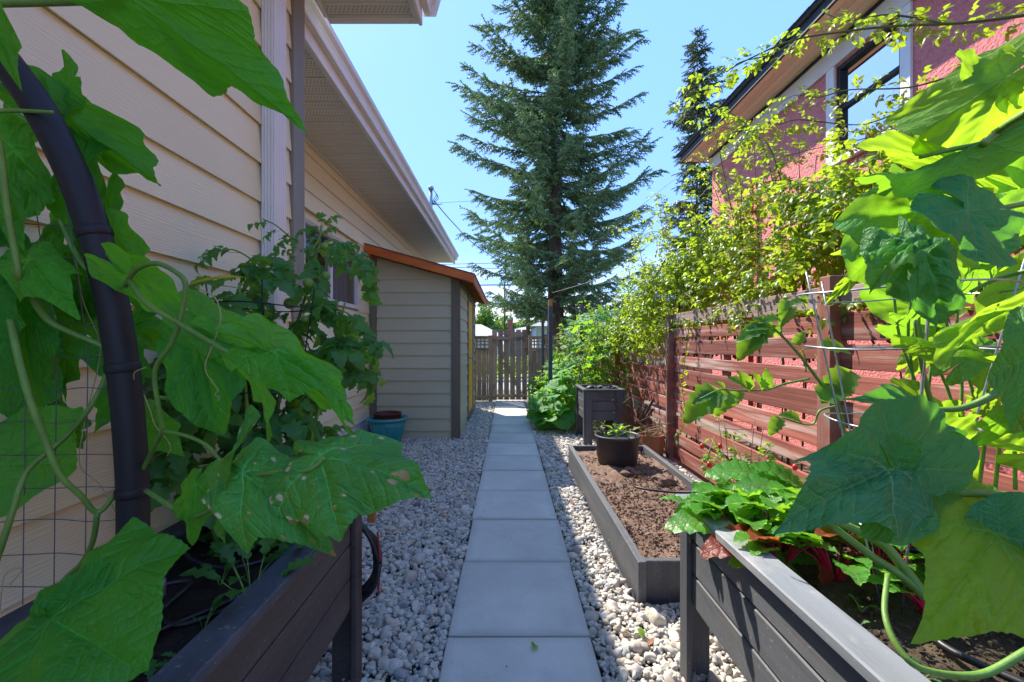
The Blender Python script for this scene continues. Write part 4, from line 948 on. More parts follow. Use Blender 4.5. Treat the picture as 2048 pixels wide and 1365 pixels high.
# ------------------------------------------------------------------ beyond the back fence
def gable(name, label, x0, x1, y0, y1, wall_z, ridge_z, wm='pale_wall', rm='grey_roof'):
    t = thing(name, label, 'house', ((x0 + x1) / 2, y0, 0))
    board('wall', (x0, y0, -.1), (x1, y1, wall_z), wm, t, .01)
    ym = (y0 + y1) / 2
    MB().add([(x0 - .4, y0 - .5, wall_z), (x1 + .4, y0 - .5, wall_z), (x1 + .4, y1 + .5, wall_z), (x0 - .4, y1 + .5, wall_z), (x0 + 1.5, ym, ridge_z), (x1 - 1.5, ym, ridge_z)], [(0, 1, 5, 4), (1, 2, 5), (2, 3, 4, 5), (3, 0, 4), (3, 2, 1, 0)]).obj('roof', MAT[rm], t)
    return t
g1 = gable('far_house', 'low far house with pale grey hip roof and brick chimney over the fence', -8, -.6, 30, 38, 1.75, 2.75)
c = P(1021, 660, 27); ch = MB().box((c.x - .16, 33.0, 1.5), (c.x + .17 + .05, 33.4, 3.05)).obj('chimney', MAT['brick'], g1); MB().box((c.x - .2, 32.96, 3.051), (c.x + .26, 33.44, 3.12)).obj('chimney_cap', MAT['grey_roof'], ch)
g1b = gable('far_house', 'low far bungalow with a flat-looking pale roof directly behind the gate', .0, 3.4, 34, 41, 2.15, 2.7)
g2 = gable('far_house', 'white two-level far house with grey roof between the gate and the trellis', 1.80, 6.6, 28, 34, 2.35, 3.25)
board('window', (2.2, 27.97, 1.1), (2.8, 27.995, 1.8), 'dark_room', g2)
g3 = gable('far_house', 'pale outbuilding glimpsed behind the roses above the red fence', 4.4, 8, 12.5, 17, 2.3, 3.4)
board('window', (4.6, 12.47, 1.4), (5.3, 12.495, 2.0), 'glass', g3)
bw_ = thing('brick_wall', 'low red brick garden wall across the lane, glimpsed through the gate', 'wall', (0, 19, 0))
for r_ in range(6):
    for k in range(46):
        x = -3.5 + k * .215 + (r_ % 2) * .107
        if 0: pass
MB().box((-6, 19, -.1), (7, 19.2, .42)).obj('wall', MAT['brick'], bw_)
MB().box((-6.03, 18.97, .421), (7.03, 19.23, .47)).obj('coping', MAT['pale_wall'], bw_)
# ------------------------------------------------------------------ leaves
OUT = {'cuc': ([0, 7, 16, 30, 42, 58, 66, 80, 98, 116, 126, 142, 156, 168, 180], [1.0, .88, .78, .69, .70, .86, .78, .64, .63, .72, .66, .58, .54, .42, .06]),
       'squash': ([0, 18, 36, 55, 66, 84, 104, 124, 142, 158, 170, 180], [.95, .88, .82, .90, .86, .76, .82, .78, .70, .62, .44, .05]),
       'round': ([0, 40, 90, 130, 155, 170, 180], [.92, .92, .84, .78, .66, .42, .05])}
VA = (0, 1.0, -1.0, 1.95, -1.95)
def leaf_geo(kind, seed, nr_=14, na=90, fold=.12, droop=.5, curl=.25, wave=.05, pucker=.022, ragged=.012, skew=0.0):
    r = random.Random(seed); A, Rr = OUT[kind]; sc_l, sc_r = 1 + r.uniform(-.08, .08), 1 + r.uniform(-.08, .08); ph = r.uniform(0, 6)
    V = [(0, 0, 0)]; UV = [(0, 0)]
    for j in range(1, nr_ + 1):
        t = j / nr_
        for i in range(na):
            th = -math.pi + 2 * math.pi * (i + .5) / na; ad = abs(math.degrees(th))
            ro = float(np.interp(ad, A, Rr)) * (sc_l if th < 0 else sc_r)
            ro *= 1 + ragged * (1 if i % 2 else -1) * (.25 + 1.5 * abs(mnoise.noise(Vector((i * .37, seed, 2))))) + .05 * mnoise.noise(Vector((math.cos(th) * 2.5, math.sin(th) * 2.5, seed * 3.1)))
            rr = ro * t; x, y = rr * math.sin(th), rr * math.cos(th); UV.append((x, y))
            d = min(abs(x * math.cos(a) - y * math.sin(a)) + 3 * max(0, -(x * math.sin(a) + y * math.cos(a))) for a in VA)
            z = -pucker * math.exp(-(d / .045) ** 2) * min(1, rr * 4) + pucker * .9 * mnoise.noise(Vector((x * 8, y * 8, seed * 1.7))) + pucker * 1.6 * mnoise.noise(Vector((x * 3, y * 3, seed * 4.7)))
            z += wave * t ** 2.2 * math.sin(5 * th + ph) + wave * .6 * t ** 3 * math.sin(11 * th + ph * 2)
            z += fold * abs(x) * (1 + skew * (1 if x > 0 else -1))
            V.append((x, y, z))
    Fc = [(0, 1 + i, 1 + (i + 1) % na) for i in range(na) if i != na - 1] + [(0, na, 1)]
    for j in range(nr_ - 1):
        b = 1 + j * na
        for i in range(na - 1): Fc += [(b + i, b + i + na, b + i + 1), (b + i + 1, b + i + na, b + i + na + 1)]
    W = []
    for (x, y, z) in V:
        if abs(curl) > 1e-3:
            q = curl * x; z = z * math.cos(q) - (1 - math.cos(q)) / abs(curl) * (1 if curl > 0 else -1); x = math.sin(q) / curl
        if abs(droop) > 1e-3:
            q = droop * max(y, -.6); z2 = z * math.cos(q) - (1 - math.cos(q)) / abs(droop) * (1 if droop > 0 else -1); y = math.sin(q) / droop + z * math.sin(q); z = z2
        W.append((x, y, z))
    W = np.array(W); k = 1 + (nr_ - 1) * na + na // 2; tip = W[k]; a = math.atan2(tip[2], tip[1]); ln = math.hypot(tip[1], tip[2]); c, s = math.cos(-a), math.sin(-a)
    y, z = W[:, 1].copy(), W[:, 2].copy(); W[:, 1] = (y * c - z * s) / ln; W[:, 2] = (y * s + z * c) / ln; W[:, 0] /= ln
    Fc = np.array(Fc)[:, ::-1]                  # top of the blade faces +z
    n = np.cross(W[Fc[0][1]] - W[Fc[0][0]], W[Fc[0][2]] - W[Fc[0][0]])
    if n[2] < 0: Fc = Fc[:, ::-1]
    return W, Fc, np.array(UV)
def frame(A, Td, N):
    Y = Td.normalized(); X = Y.cross(N).normalized(); Z = X.cross(Y); return X, Y, Z
def big(plant, a, t, ya, yt, mat='cuc', kind='cuc', w=1.0, n=(0, -1, .3), seed=0, label=None, name='leaf', **kw):
    A = P(a[0], a[1], ya); Tt = P(t[0], t[1], yt); V, Fc, UV = leaf_geo(kind, seed, **kw); Ln = (Tt - A).length
    X, Y, Z = frame(A, Tt - A, Vector(n)); Mx = np.array([[X.x * w, Y.x, Z.x], [X.y * w, Y.y, Z.y], [X.z * w, Y.z, Z.z]])
    Wd = (V * Ln) @ Mx.T + np.array(A); c = Wd.mean(0)
    o = link(mesh_of(name, Wd - c, np.ascontiguousarray(Fc), MAT[mat], True, UV), name, plant, Vector(c))
    if label: o['label'] = label
    return A
def strip_geo(n=7, prof=None, fold=.25, droop=.6, wavy=.0, seed=0, teeth=0.0, width=.5):
    """narrow blade from the origin along +y, tris only"""
    r = random.Random(seed); V = []; UV = []
    for i in range(n + 1):
        t = i / n; wd = (prof(t) if prof else math.sin(math.pi * t ** .8) ** .8) * width * .5
        wd *= 1 + teeth * (1 if i % 2 else -1)
        if i in (0, n): wd = .004
        q = droop * t; y = math.sin(q) / droop if droop else t; z = -(1 - math.cos(q)) / droop if droop else 0
        for s in (-1, 0, 1):
            zz = z + abs(s) * wd * fold + (wavy * math.sin(i * 2.1 + s * 1.7 + seed) if s else 0)
            V.append((s * wd, y, zz)); UV.append((s * wd, t))
    Fc = []
    for i in range(n):
        b = i * 3
        for s in (0, 1): Fc += [(b + s, b + s + 1, b + s + 4), (b + s, b + s + 4, b + s + 3)]
    return np.array(V), np.array(Fc), np.array(UV)
def merge(parts):
    Vs, Fs, Us = [], [], []; b = 0
    for V, Fc, U in parts: Vs.append(V); Fs.append(Fc + b); Us.append(U); b += len(V)
    return np.vstack(Vs), np.vstack(Fs), np.vstack(Us)
def xf(g, o, rz=0, rx=0, ry=0, s=1):
    Rm = np.array((Matrix.Rotation(rz, 3, 'Z') @ Matrix.Rotation(rx, 3, 'X') @ Matrix.Rotation(ry, 3, 'Y'))); return (g[0] * s) @ Rm.T + np.array(o), g[1], g[2]
def rib(p, q, r_):
    p, q = np.array(p, float), np.array(q, float); V = []
    for c in (p, q):
        for k in range(3): a = k * 2.094; V.append(c + np.array([math.cos(a) * r_, 0, math.sin(a) * r_]))
    Fc = [(k, (k + 1) % 3, 3 + (k + 1) % 3) for k in range(3)] + [(k, 3 + (k + 1) % 3, 3 + k) for k in range(3)]
    return np.array(V), np.array(Fc), np.zeros((6, 2))
def bendg(g, d):
    V, Fc, U = g; V = V.copy(); y = V[:, 1].copy(); z = V[:, 2].copy(); q = d * y
    V[:, 1] = np.sin(q) / d + z * np.sin(q); V[:, 2] = z * np.cos(q) - (1 - np.cos(q)) / d; return V, Fc, U
def tomato_leaf(seed):
    r = random.Random(seed); parts = [rib((0, 0, 0), (0, .85, 0), .008)]
    def lf(l_): return strip_geo(8, lambda t: (math.sin(math.pi * t ** .62) ** .7), r.uniform(.15, .5), r.uniform(.3, 1.3), .012, r.random() * 9, r.uniform(.10, .22), r.uniform(.52, .68))
    for y, l_ in ((.28, .34), (.52, .40), (.76, .36)):
        for s in (-1, 1):
            parts.append(xf(lf(l_), (0, y + r.uniform(-.03, .03), 0), rz=-s * R(r.uniform(48, 75)), rx=R(r.uniform(-30, 15)), ry=r.uniform(-.4, .4), s=l_ * r.uniform(.85, 1.15)))
    for y in (.4, .65): parts.append(xf(lf(.1), (0, y, 0), rz=R(r.choice((-80, 80))), rx=R(-10), s=.13))
    parts.append(xf(lf(.4), (0, .84, 0), rz=r.uniform(-.15, .15), rx=R(r.uniform(-25, 0)), s=.44))
    return bendg(merge(parts), r.uniform(.5, 1.3))
def rose_leaf(seed, nl=2):
    r = random.Random(seed); parts = [rib((0, 0, 0), (0, .66, 0), .006)]
    def lf(): return strip_geo(3, lambda t: math.sin(math.pi * t ** .75) ** .75, r.uniform(.2, .55), r.uniform(.2, .7), 0, 0, 0, r.uniform(.5, .62))
    for y in ((.34, .60) if nl == 2 else (.5,)):
        for s in (-1, 1): parts.append(xf(lf(), (0, y, 0), rz=-s * R(r.uniform(50, 72)), rx=R(r.uniform(-25, 20)), ry=r.uniform(-.6, .6), s=r.uniform(.30, .40)))
    parts.append(xf(lf(), (0, .64, 0), rz=r.uniform(-.2, .2), rx=R(r.uniform(-20, 8)), s=.42)); return bendg(merge(parts), r.uniform(.3, .9))
def simple_leaf(seed, width=.62, teeth=.06, n=5):
    r = random.Random(seed); return merge([strip_geo(n, lambda t: math.sin(math.pi * t ** .7) ** .8, r.uniform(.2, .5), r.uniform(.3, .9), 0, 0, teeth, width)])
def gmesh(name, g, mat, smooth=False): return mesh_of(name, g[0], np.ascontiguousarray(g[1]), MAT[mat], smooth, g[2])
class Leaves:
    """many leaves of one kind on one plant: the 300 that show largest are objects, the rest one mass"""
    def __init__(s, variants): s.g = variants; s.it = []
    def add(s, o, d, n, size, k=None):
        o, d, n = Vector(o), Vector(d).normalized(), Vector(n)
        if abs(d.dot(n.normalized())) > .97: n = Vector((n.y + .3, n.z, n.x))
        X = d.cross(n).normalized(); Z = X.cross(d); s.it.append((o, (X, d, Z), size, rnd.randrange(len(s.g)) if k is None else k))
    def build(s, name, mat, parent, nobj=300, restname='foliage', smooth=False):
        def sco(q):
            o = q[0]
            return -1 if o.y < .3 or abs(o.x * F / o.y) > 1030 or abs((o.z - H) * F / o.y) > 690 else q[2] / o.y
        s.it.sort(key=lambda q: -sco(q)); ms = [gmesh(name, g, mat, smooth) for g in s.g]; pl_ = world_loc(parent)
        for o, (X, Y, Z), sz, k in s.it[:nobj]:
            ob = link(ms[k], name, parent); Mx = Matrix(((X.x, Y.x, Z.x), (X.y, Y.y, Z.y), (X.z, Y.z, Z.z)))
            ob.rotation_euler = Mx.to_euler(); ob.location = o - pl_; ob.scale = (sz,) * 3
        rest = s.it[nobj:]
        if rest:
            Vs, Fs, Us = [], [], []; b = 0
            for o, (X, Y, Z), sz, k in rest:
                V, Fc, U = s.g[k]; Mx = np.array([[X.x, Y.x, Z.x], [X.y, Y.y, Z.y], [X.z, Y.z, Z.z]])
                Vs.append(V * sz @ Mx.T + np.array(o - pl_)); Fs.append(Fc + b); Us.append(U); b += len(V)
            ob = link(mesh_of(restname, np.vstack(Vs), np.vstack(Fs), MAT[mat], smooth, np.vstack(Us)), restname, parent); tag(ob, kind='stuff')
def rv(s=1): return Vector((rnd.gauss(0, s), rnd.gauss(0, s), rnd.gauss(0, s)))
def stem(parent, pts, r0, r1, mat='vine', n=8, name='stem'): return tube_obj(name, [P(*p) for p in pts], r0, r1, mat, parent, n, 7)
def drift(pts, step):                           # evenly spaced points along a spline with directions
    pp = spline(pts, 8); out = []; acc = 0
    for a, b in zip(pp[:-1], pp[1:]):
        l_ = (b - a).length; d = (b - a).normalized() if l_ > 0 else Vector((0, 0, 1))
        while acc < l_: out.append((a + d * acc, d)); acc += step * rnd.uniform(.7, 1.3)
        acc -= l_
    return out

# ------------------------------------------------------------------ left: arch, netting, cucumber vine
arch = thing('trellis_arch', 'black pipe arch curving up out of the left planter', 'garden arch', (-.70, .80, .6))
ap = [(266, 1290, .80), (266, 1140, .80), (265, 960, .80), (249, 760, .795), (218, 575, .79), (168, 405, .78), (108, 270, .77), (42, 165, .76), (-50, 60, .75), (-200, -40, .74)]
MB().tube(spline([P(*p) for p in ap], 8), .0245, 22).obj('pipe', MAT['pipe'], arch, True)
for p_ in ((206, 470, .786), (268, 728, .795), (266, 986, .80)):
    c = P(*p_); sp_ = spline([P(*p) for p in ap], 8); j = min(range(len(sp_) - 1), key=lambda i: (sp_[i] - c).length); d = (sp_[j + 1] - sp_[j - 1]).normalized()
    MB().tube([sp_[j] - d * .009, sp_[j] - d * .006, sp_[j] + d * .006, sp_[j] + d * .009], [.0248, .0268, .0268, .0248], 22).obj('pipe_joint', MAT['pipe'], arch, True)
net = thing('wire_netting', 'grey square-mesh garden wire netting hung between the arch and the left edge', 'netting', (-.95, .80, .6))
for k in range(7):
    x0_ = 232 - k * 62; pts_ = [(x0_ + mnoise.noise(Vector((k, j, 0))) * 5 + (1180 - y_) * .012 + max(0, 700 - y_) * -.16 * (1), y_, .80 + .004 * math.sin(j + k)) for j, y_ in enumerate(range(1210, 330, -66))]
    stem(net, pts_, .0009, .0009, 'wire', 5, 'wire')
for j, y_ in enumerate(range(1175, 380, -66)):
    xr = np.interp(y_, [165, 405, 575, 760, 960, 1180], [40, 165, 215, 247, 262, 266]) - 22
    pts_ = [(xr - k * 62, y_ + mnoise.noise(Vector((k * .7, j * 2.3, 5))) * 7, .802 + .003 * math.sin(j * 2 + k)) for k in range(6)]
    stem(net, pts_, .0009, .0009, 'wire', 5, 'wire')

cv = thing('cucumber_plant', 'climbing cucumber vine with big spotted leaves over the left planter and arch', 'cucumber plant', (-.72, .85, .6))
# main vines and leaf stalks
stem(cv, [(250, 572, .74), (272, 540, .72), (312, 527, .70), (352, 545, .69), (371, 570, .68), (362, 632, .68), (341, 690, .68), (310, 742, .69), (318, 820, .70), (326, 862, .71)], .0042, .0036)
stem(cv, [(326, 862, .71), (372, 872, .70), (412, 890, .68), (438, 918, .66)], .0034, .0026)
stem(cv, [(326, 862, .71), (312, 888, .74), (298, 915, .78), (285, 940, .80)], .004, .0035)
stem(cv, [(258, 562, .72), (292, 606, .69), (345, 640, .67), (412, 680, .65), (470, 712, .64), (516, 717, .63), (552, 702, .62)], .0042, .0032)
stem(cv, [(292, 982, .78), (345, 1016, .72), (385, 1034, .69), (418, 1022, .66), (438, 1000, .64)], .0040, .0028)
stem(cv, [(466, 935, .62), (500, 950, .60), (560, 944, .57), (618, 940, .55), (650, 915, .55)], .0036, .0026)
stem(cv, [(318, 795, .72), (350, 797, .74), (385, 786, .76), (402, 772, .78)], .003, .0022)
stem(cv, [(-10, 1130, .72), (20, 1040, .73), (50, 950, .75), (95, 905, .77), (135, 870, .79), (180, 815, .80), (215, 740, .82), (225, 640, .83)], .0048, .004)
stem(cv, [(20, 640, .74), (38, 720, .73), (60, 800, .72), (90, 880, .73), (120, 950, .74), (160, 990, .76), (195, 1025, .78), (230, 990, .79), (252, 970, .80)], .0055, .004)
stem(cv, [(195, 1025, .78), (185, 1085, .79), (160, 1130, .80), (125, 1165, .80), (100, 1240, .72)], .0045, .004)
stem(cv, [(30, 540, .73), (60, 590, .74), (95, 640, .76), (140, 665, .77), (200, 690, .78), (250, 720, .79)], .0055, .0045)
stem(cv, [(-20, 250, .70), (0, 300, .71), (15, 420, .72), (40, 560, .73)], .0055, .0045)
stem(cv, [(0, 222, .74), (40, 222, .74), (105, 225, .73)], .004, .003)
stem(cv, [(120, 440, .8), (150, 505, .8), (175, 540, .8), (215, 560, .8), (250, 572, .76)], .004, .004)
stem(cv, [(-20, 8, .52), (120, 5, .52), (200, 3, .52), (262, 0, .51)], .0042, .0036)
for pts_ in ([(392, 575, .68), (430, 596, .68), (441, 640, .68), (425, 690, .68), (410, 735, .67), (425, 765, .67), (436, 780, .67), (430, 790, .67), (440, 795, .67), (434, 802, .67)],
             [(150, 505, .8), (165, 600, .81), (200, 700, .82), (170, 840, .8), (160, 930, .8), (200, 970, .8), (240, 1040, .8)], [(0, 1220, .75), (10, 1150, .76), (45, 1138, .76), (20, 1170, .76)],
             [(288, 790, .76), (300, 820, .76), (310, 850, .76), (340, 890, .76), (335, 912, .76)], [(292, 735, .74), (270, 745, .73), (268, 760, .73)]):
    stem(cv, pts_, .0011, .0006, 'dry_stem', 5, 'tendril')
C_ = (0, -1, .35)
big(cv, (256, -6), (614, 272), .50, .57, 'cuc_dark', w=0.4, n=(.35, .80, .45), seed=1, droop=.35, curl=-.25, fold=.06, wave=.03, nr_=22, na=150, label='large dark leaf pointing down from the top edge')
big(cv, (150, -10), (318, 100), .60, .62, 'cuc_dark', w=0.18, n=(.3, .9, .3), seed=2, droop=.5, fold=.3)
big(cv, (-30, 10), (46, 185), 0.42, 0.44, 'cuc', w=0.24, n=(.5, -.8, .3), seed=3, droop=.4)
big(cv, (118, 215), (124, 100), 0.83, 0.83, 'cuc_dark', w=0.55, n=(.2, .9, .2), seed=4, droop=.4, fold=.1)
big(cv, (118, 228), (316, 372), 0.82, 0.8, 'cuc_dark', w=0.28, n=(-.2, .85, .4), seed=5, droop=.4, fold=.25, nr_=18, na=120)
big(cv, (30, 300), (60, 535), 0.8, 0.8, 'cuc', w=0.36, n=(.1, -.9, .35), seed=6, droop=.7, pucker=.05, wave=.06, nr_=20, na=120, label='puckered bright leaf hanging at the left edge beside the arch')
big(cv, (160, 330), (146, 492), .83, .84, 'cuc_dark', w=0.45, n=C_, seed=7)
big(cv, (210, 400), (232, 530), .86, .86, 'cuc_dark', w=0.4, n=C_, seed=8)
big(cv, (262, 552), (366, 636), .74, .80, 'cuc', kind='squash', w=0.6, n=(.1, .9, .4), seed=9, droop=.3)
big(cv, (232, 470), (296, 556), .82, .86, 'cuc', w=0.55, n=C_, seed=10)
big(cv, (402, 640), (502, 706), .72, .70, 'cuc', kind='cuc', w=0.5, n=(-.1, .8, -.5), seed=11, droop=.5, pucker=.035)
big(cv, (400, 700), (452, 870), .76, .74, 'cuc_dark', kind='squash', w=0.45, n=(.2, -.9, .2), seed=12, pucker=.035)
big(cv, (470, 712), (536, 902), .72, .70, 'cuc', w=0.24, n=(.6, .6, .2), seed=13, droop=.7)
big(cv, (548, 702), (714, 862), .62, .60, 'cuc', w=0.32, n=(.42, -.42, .8), seed=14, droop=.9, curl=.9, pucker=.035, nr_=22, na=130, label='folded leaf hanging in front of the tomato plant with a bright underside edge')
big(cv, (560, 715), (694, 868), .625, .615, 'cuc', w=0.28, n=(.3, .9, .1), seed=15, droop=.6, curl=-.3)
big(cv, (640, 912), (866, 996), .56, .53, 'cuc_spot', w=0.64, n=(.05, -.62, .78), seed=16, droop=.75, curl=.75, fold=-.05, pucker=.030, nr_=24, na=170, label='broad leaf with yellow-brown blight spots reaching over the gravel')
big(cv, (486, 946), (676, 1112), .60, .555, 'cuc_spot', w=0.48, n=(-.05, -.68, .72), seed=17, droop=.8, curl=.8, pucker=.026, nr_=22, na=150, label='broad drooping leaf with pale spots above the planter soil')
big(cv, (470, 905), (452, 1092), .60, .60, 'cuc_spot', w=0.18, n=(-.8, -.5, .1), seed=18, droop=.5)
big(cv, (392, 968), (388, 1092), .70, .68, 'cuc', w=0.6, n=(.1, -.8, .2), seed=19, fold=-.3, droop=.9, pucker=.04)
big(cv, (104, 1238), (284, 1342), .46, .42, 'cuc_dark', kind='squash', w=0.9, n=(-.15, -.62, .76), seed=20, droop=.5, curl=.4, pucker=.025, nr_=24, na=160, label='very large dark leaf filling the lower left corner')
big(cv, (118, 1242), (240, 1120), .47, .50, 'cuc_dark', kind='round', w=0.6, n=(-.1, -.8, .5), seed=21, droop=.3)
big(cv, (40, 600), (70, 800), .78, .78, 'cuc_dark', w=0.3, n=(.5, -.6, .1), seed=22, droop=.5)
big(cv, (55, 520), (160, 640), .76, .74, 'cuc', w=0.4, n=(.4, -.9, .4), seed=23, droop=.6, curl=.6)
big(cv, (-20, 600), (30, 740), .74, .74, 'cuc_dark', w=0.4, n=(.4, -.9, .1), seed=24)
big(cv, (90, 500), (150, 560), .84, .84, 'cuc_dark', w=0.6, n=C_, seed=25)
big(cv, (10, 930), (150, 820), .80, .82, 'cuc', kind='squash', w=0.6, n=(.1, .9, .1), seed=26)
big(cv, (60, 720), (90, 900), .86, .86, 'cuc_dark', w=0.5, n=C_, seed=27)
big(cv, (-40, 900), (60, 1000), .84, .84, 'cuc', w=0.55, n=(.1, .9, .2), seed=28)
for k in range(30):
    x_, y_ = rnd.uniform(-30, 300), rnd.uniform(430, 880); l_ = rnd.uniform(60, 120); a_ = R(rnd.uniform(-60, 60)); Y_ = rnd.uniform(.84, .98)
    big(cv, (x_, y_), (x_ + l_ * math.sin(a_), y_ + l_ * math.cos(a_)), Y_, Y_ + rnd.uniform(-.03, .03), 'cuc_dark' if k % 3 else 'cuc', w=rnd.uniform(.35, .65), n=(rnd.uniform(-.5, .5), -.8, rnd.uniform(-.2, .6)), seed=40 + k, nr_=8, na=50)
g_ = strip_geo(10, lambda t: math.sin(math.pi * min(1, t * .9 + .08)) ** .5, .5, .35, 0, 0, 0, .16); o = link(gmesh('yellow_leaf', g_, 'yellow_leaf'), 'leaf', cv); o['label'] = 'narrow yellowed curled leaf'
A, B = P(374, 572, .68), P(482, 538, .69); X, Y, Z = frame(A, B - A, Vector((0, -.4, .9))); o.rotation_euler = Matrix(((X.x, Y.x, Z.x), (X.y, Y.y, Z.y), (X.z, Y.z, Z.z))).to_euler(); o.location = A - cv.location; o.scale = ((B - A).length,) * 3

# ------------------------------------------------------------------ left: tomato plant in a dark cage
TL = [tomato_leaf(s) for s in range(7)]
tom = thing('tomato_plant', 'leafy dark green tomato plant against the near house wall in the left planter', 'tomato plant', (-.78, 1.42, .6))
def ts(pts, r0=.008, r1=.004, m='vine'): stem(tom, pts, r0, r1, m, 8)
tl = Leaves(TL)
main = [[(-.80, 1.45, .60), (-.81, 1.50, .9), (-.78, 1.55, 1.2), (-.74, 1.60, 1.42), (-.70, 1.62, 1.62)],
        [(-.86, 1.42, .60), (-.90, 1.46, .9), (-.93, 1.50, 1.15), (-.95, 1.52, 1.36), (-.93, 1.54, 1.50)],
        [(-.74, 1.48, .60), (-.70, 1.52, .85), (-.66, 1.55, 1.05), (-.63, 1.58, 1.22), (-.60, 1.60, 1.38)],
        [(-.90, 1.36, .60), (-.96, 1.34, .8), (-.99, 1.33, 1.05), (-1.0, 1.34, 1.30)], [(-.80, 1.40, .6), (-.78, 1.36, .8), (-.80, 1.34, 1.0), (-.82, 1.34, 1.25), (-.84, 1.36, 1.42)]]
for m_ in main:
    tube_obj('stem', m_, .008, .004, 'vine', tom, 8, 6)
    for (p_, d_) in drift(m_, .017):
        if p_.z < .70 and rnd.random() < .4: continue
        if p_.x * F / p_.y + CX > 585 and p_.z > 1.38 and rnd.random() < .7: continue
        a_ = rnd.uniform(0, 6.28); d = Vector((math.cos(a_) * .9, math.sin(a_) * .9 - .25, rnd.uniform(-.35, .5)))
        if p_.x < -.88 and d.x < 0: d.x *= -.3
        tl.add(p_, d, Vector((0, -.35, 1)) + rv(.3), rnd.uniform(.12, .22))
tube_obj('stem', [P(612, 520, 1.60), P(638, 478, 1.6), P(643, 450, 1.6)], .005, .003, 'vine', tom)
for q_ in ((560, 540), (600, 500), (640, 472), (645, 455)):
    for k in range(3): tl.add(P(q_[0], q_[1], 1.6), Vector((rnd.uniform(-1, 1), -.2, rnd.uniform(-.2, .9))), (0, -.6, .6), rnd.uniform(.05, .09))
for pts_ in ([(612, 510, 1.6), (660, 490, 1.6), (700, 495, 1.58), (735, 540, 1.57), (745, 570, 1.57)], [(590, 480, 1.6), (575, 470, 1.6), (550, 450, 1.58), (525, 438, 1.57)], [(600, 610, 1.55), (680, 620, 1.55), (720, 650, 1.55), (735, 690, 1.55)], [(560, 560, 1.5), (480, 505, 1.45), (440, 500, 1.4)], [(620, 700, 1.55), (680, 720, 1.55), (722, 745, 1.55)]):
    pp = [P(*q_) for q_ in pts_]; tube_obj('stem', pp, .004, .002, 'vine', tom, 6)
    for (p_, d_) in drift(pp, .035): tl.add(p_, d_ * .5 + Vector((rnd.uniform(-.6, .8), -.3, rnd.uniform(-.8, .3))), (0, -.5, .8), rnd.uniform(.07, .12))
tl.build('leaf', 'tomato', tom, 300)
for k in range(5):
    c = P(rnd.uniform(540, 700), rnd.uniform(480, 640), 1.5); bm = bmesh.new(); bmesh.ops.create_uvsphere(bm, u_segments=14, v_segments=10, radius=rnd.uniform(.012, .02)); me = bpy.data.meshes.new('fruit'); bm.to_mesh(me); bm.free(); me.materials.append(MAT['vine']); me.polygons.foreach_set('use_smooth', np.ones(len(me.polygons), bool)); link(me, 'green_fruit', tom, c)
def cage(name, label, cx, cy, rings, nleg, mat, rw, zb, ztop):
    t = thing(name, label, 'plant cage', (cx, cy, zb))
    for (r_, z_) in rings:
        MB().tube([(cx + r_ * math.cos(a), cy + r_ * math.sin(a), z_ + .004 * math.sin(3 * a)) for a in np.linspace(0, 2 * math.pi, 41)], rw, 6, False).obj('ring', MAT[mat], t, True)
    for k in range(nleg):
        a = 2 * math.pi * k / nleg + .5; tube_obj('leg', [(cx + np.interp(z_, [zb, ztop], [rings[0][0] * .35, rings[-1][0]]) * math.cos(a), cy + np.interp(z_, [zb, ztop], [rings[0][0] * .35, rings[-1][0]]) * math.sin(a), z_) for z_ in np.linspace(zb, ztop, 5)], rw, rw, mat, t, 6, 2)
    return t
cage('plant_cage', 'dark wire cage buried in the tomato plant on the left', -.80, 1.42, [(.10, .82), (.13, 1.08), (.155, 1.35)], 4, 'darkwire', .0022, .55, 1.42)
cage('plant_cage', 'galvanised wire cone cage in the right foreground planter', 1.00, 1.12, [(.085, .76), (.15, 1.03), (.195, 1.22), (.215, 1.36)], 5, 'steel', .0024, .52, 1.42)

# ------------------------------------------------------------------ seedlings
KL = [merge([xf(strip_geo(9, lambda t: .15 + .85 * math.sin(math.pi * t ** 1.3) ** .6, .3, .8, .03, s, .35, .42), (0, 0, 0))]) for s in range(4)]
def seedling(label, x, y, z, n, h, name='seedling', cat='seedling', km='kale', group=None):
    t = thing(name, label, cat, (x, y, z), group); lv = Leaves(KL)
    for k in range(n):
        a = rnd.uniform(0, 6.28); b = Vector((x, y, z)); e = b + Vector((math.cos(a) * h * .45, math.sin(a) * h * .45, h * rnd.uniform(.5, .9)))
        tube_obj('stem', [b, b.lerp(e, .5) + Vector((0, 0, h * .1)), e], .0014, .0009, 'vine', t, 5, 3); lv.add(e, (e - b) + Vector((0, 0, -.3 * h)), (0, 0, 1), h * rnd.uniform(.5, .8))
    lv.build('leaf', km, t); return t
seedling('lobed seedling cluster in the middle of the nursery pot', 1.0, 4.0, .345, 12, .12, km='bush')
seedling('leggy seedling at the right rim of the nursery pot', 1.12, 4.03, .345, 8, .11, km='bush')
seedling('small seedling at the left rim of the nursery pot', .89, 3.98, .345, 6, .08, km='bush')
seedling('tallest ragged-leaved seedling leaning over the left planter edge', -.60, 1.02, .585, 7, .14)
seedling('ragged seedling in the middle of the left planter soil', -.66, 1.12, .585, 5, .10)
seedling('small seedling by the near inner edge of the left planter', -.61, .84, .585, 4, .05)
seedling('tiny green sprout beside the stake light', -.68, .97, .585, 4, .05)
seedling('little sprout in the middle of the dark soil', -.76, 1.15, .585, 4, .05)
seedling('seedling behind the front plant tag on the left', -.60, 1.25, .585, 6, .09)
seedling('small sprout at the left planter inner cap near the bottom edge', -.63, .76, .585, 5, .05)

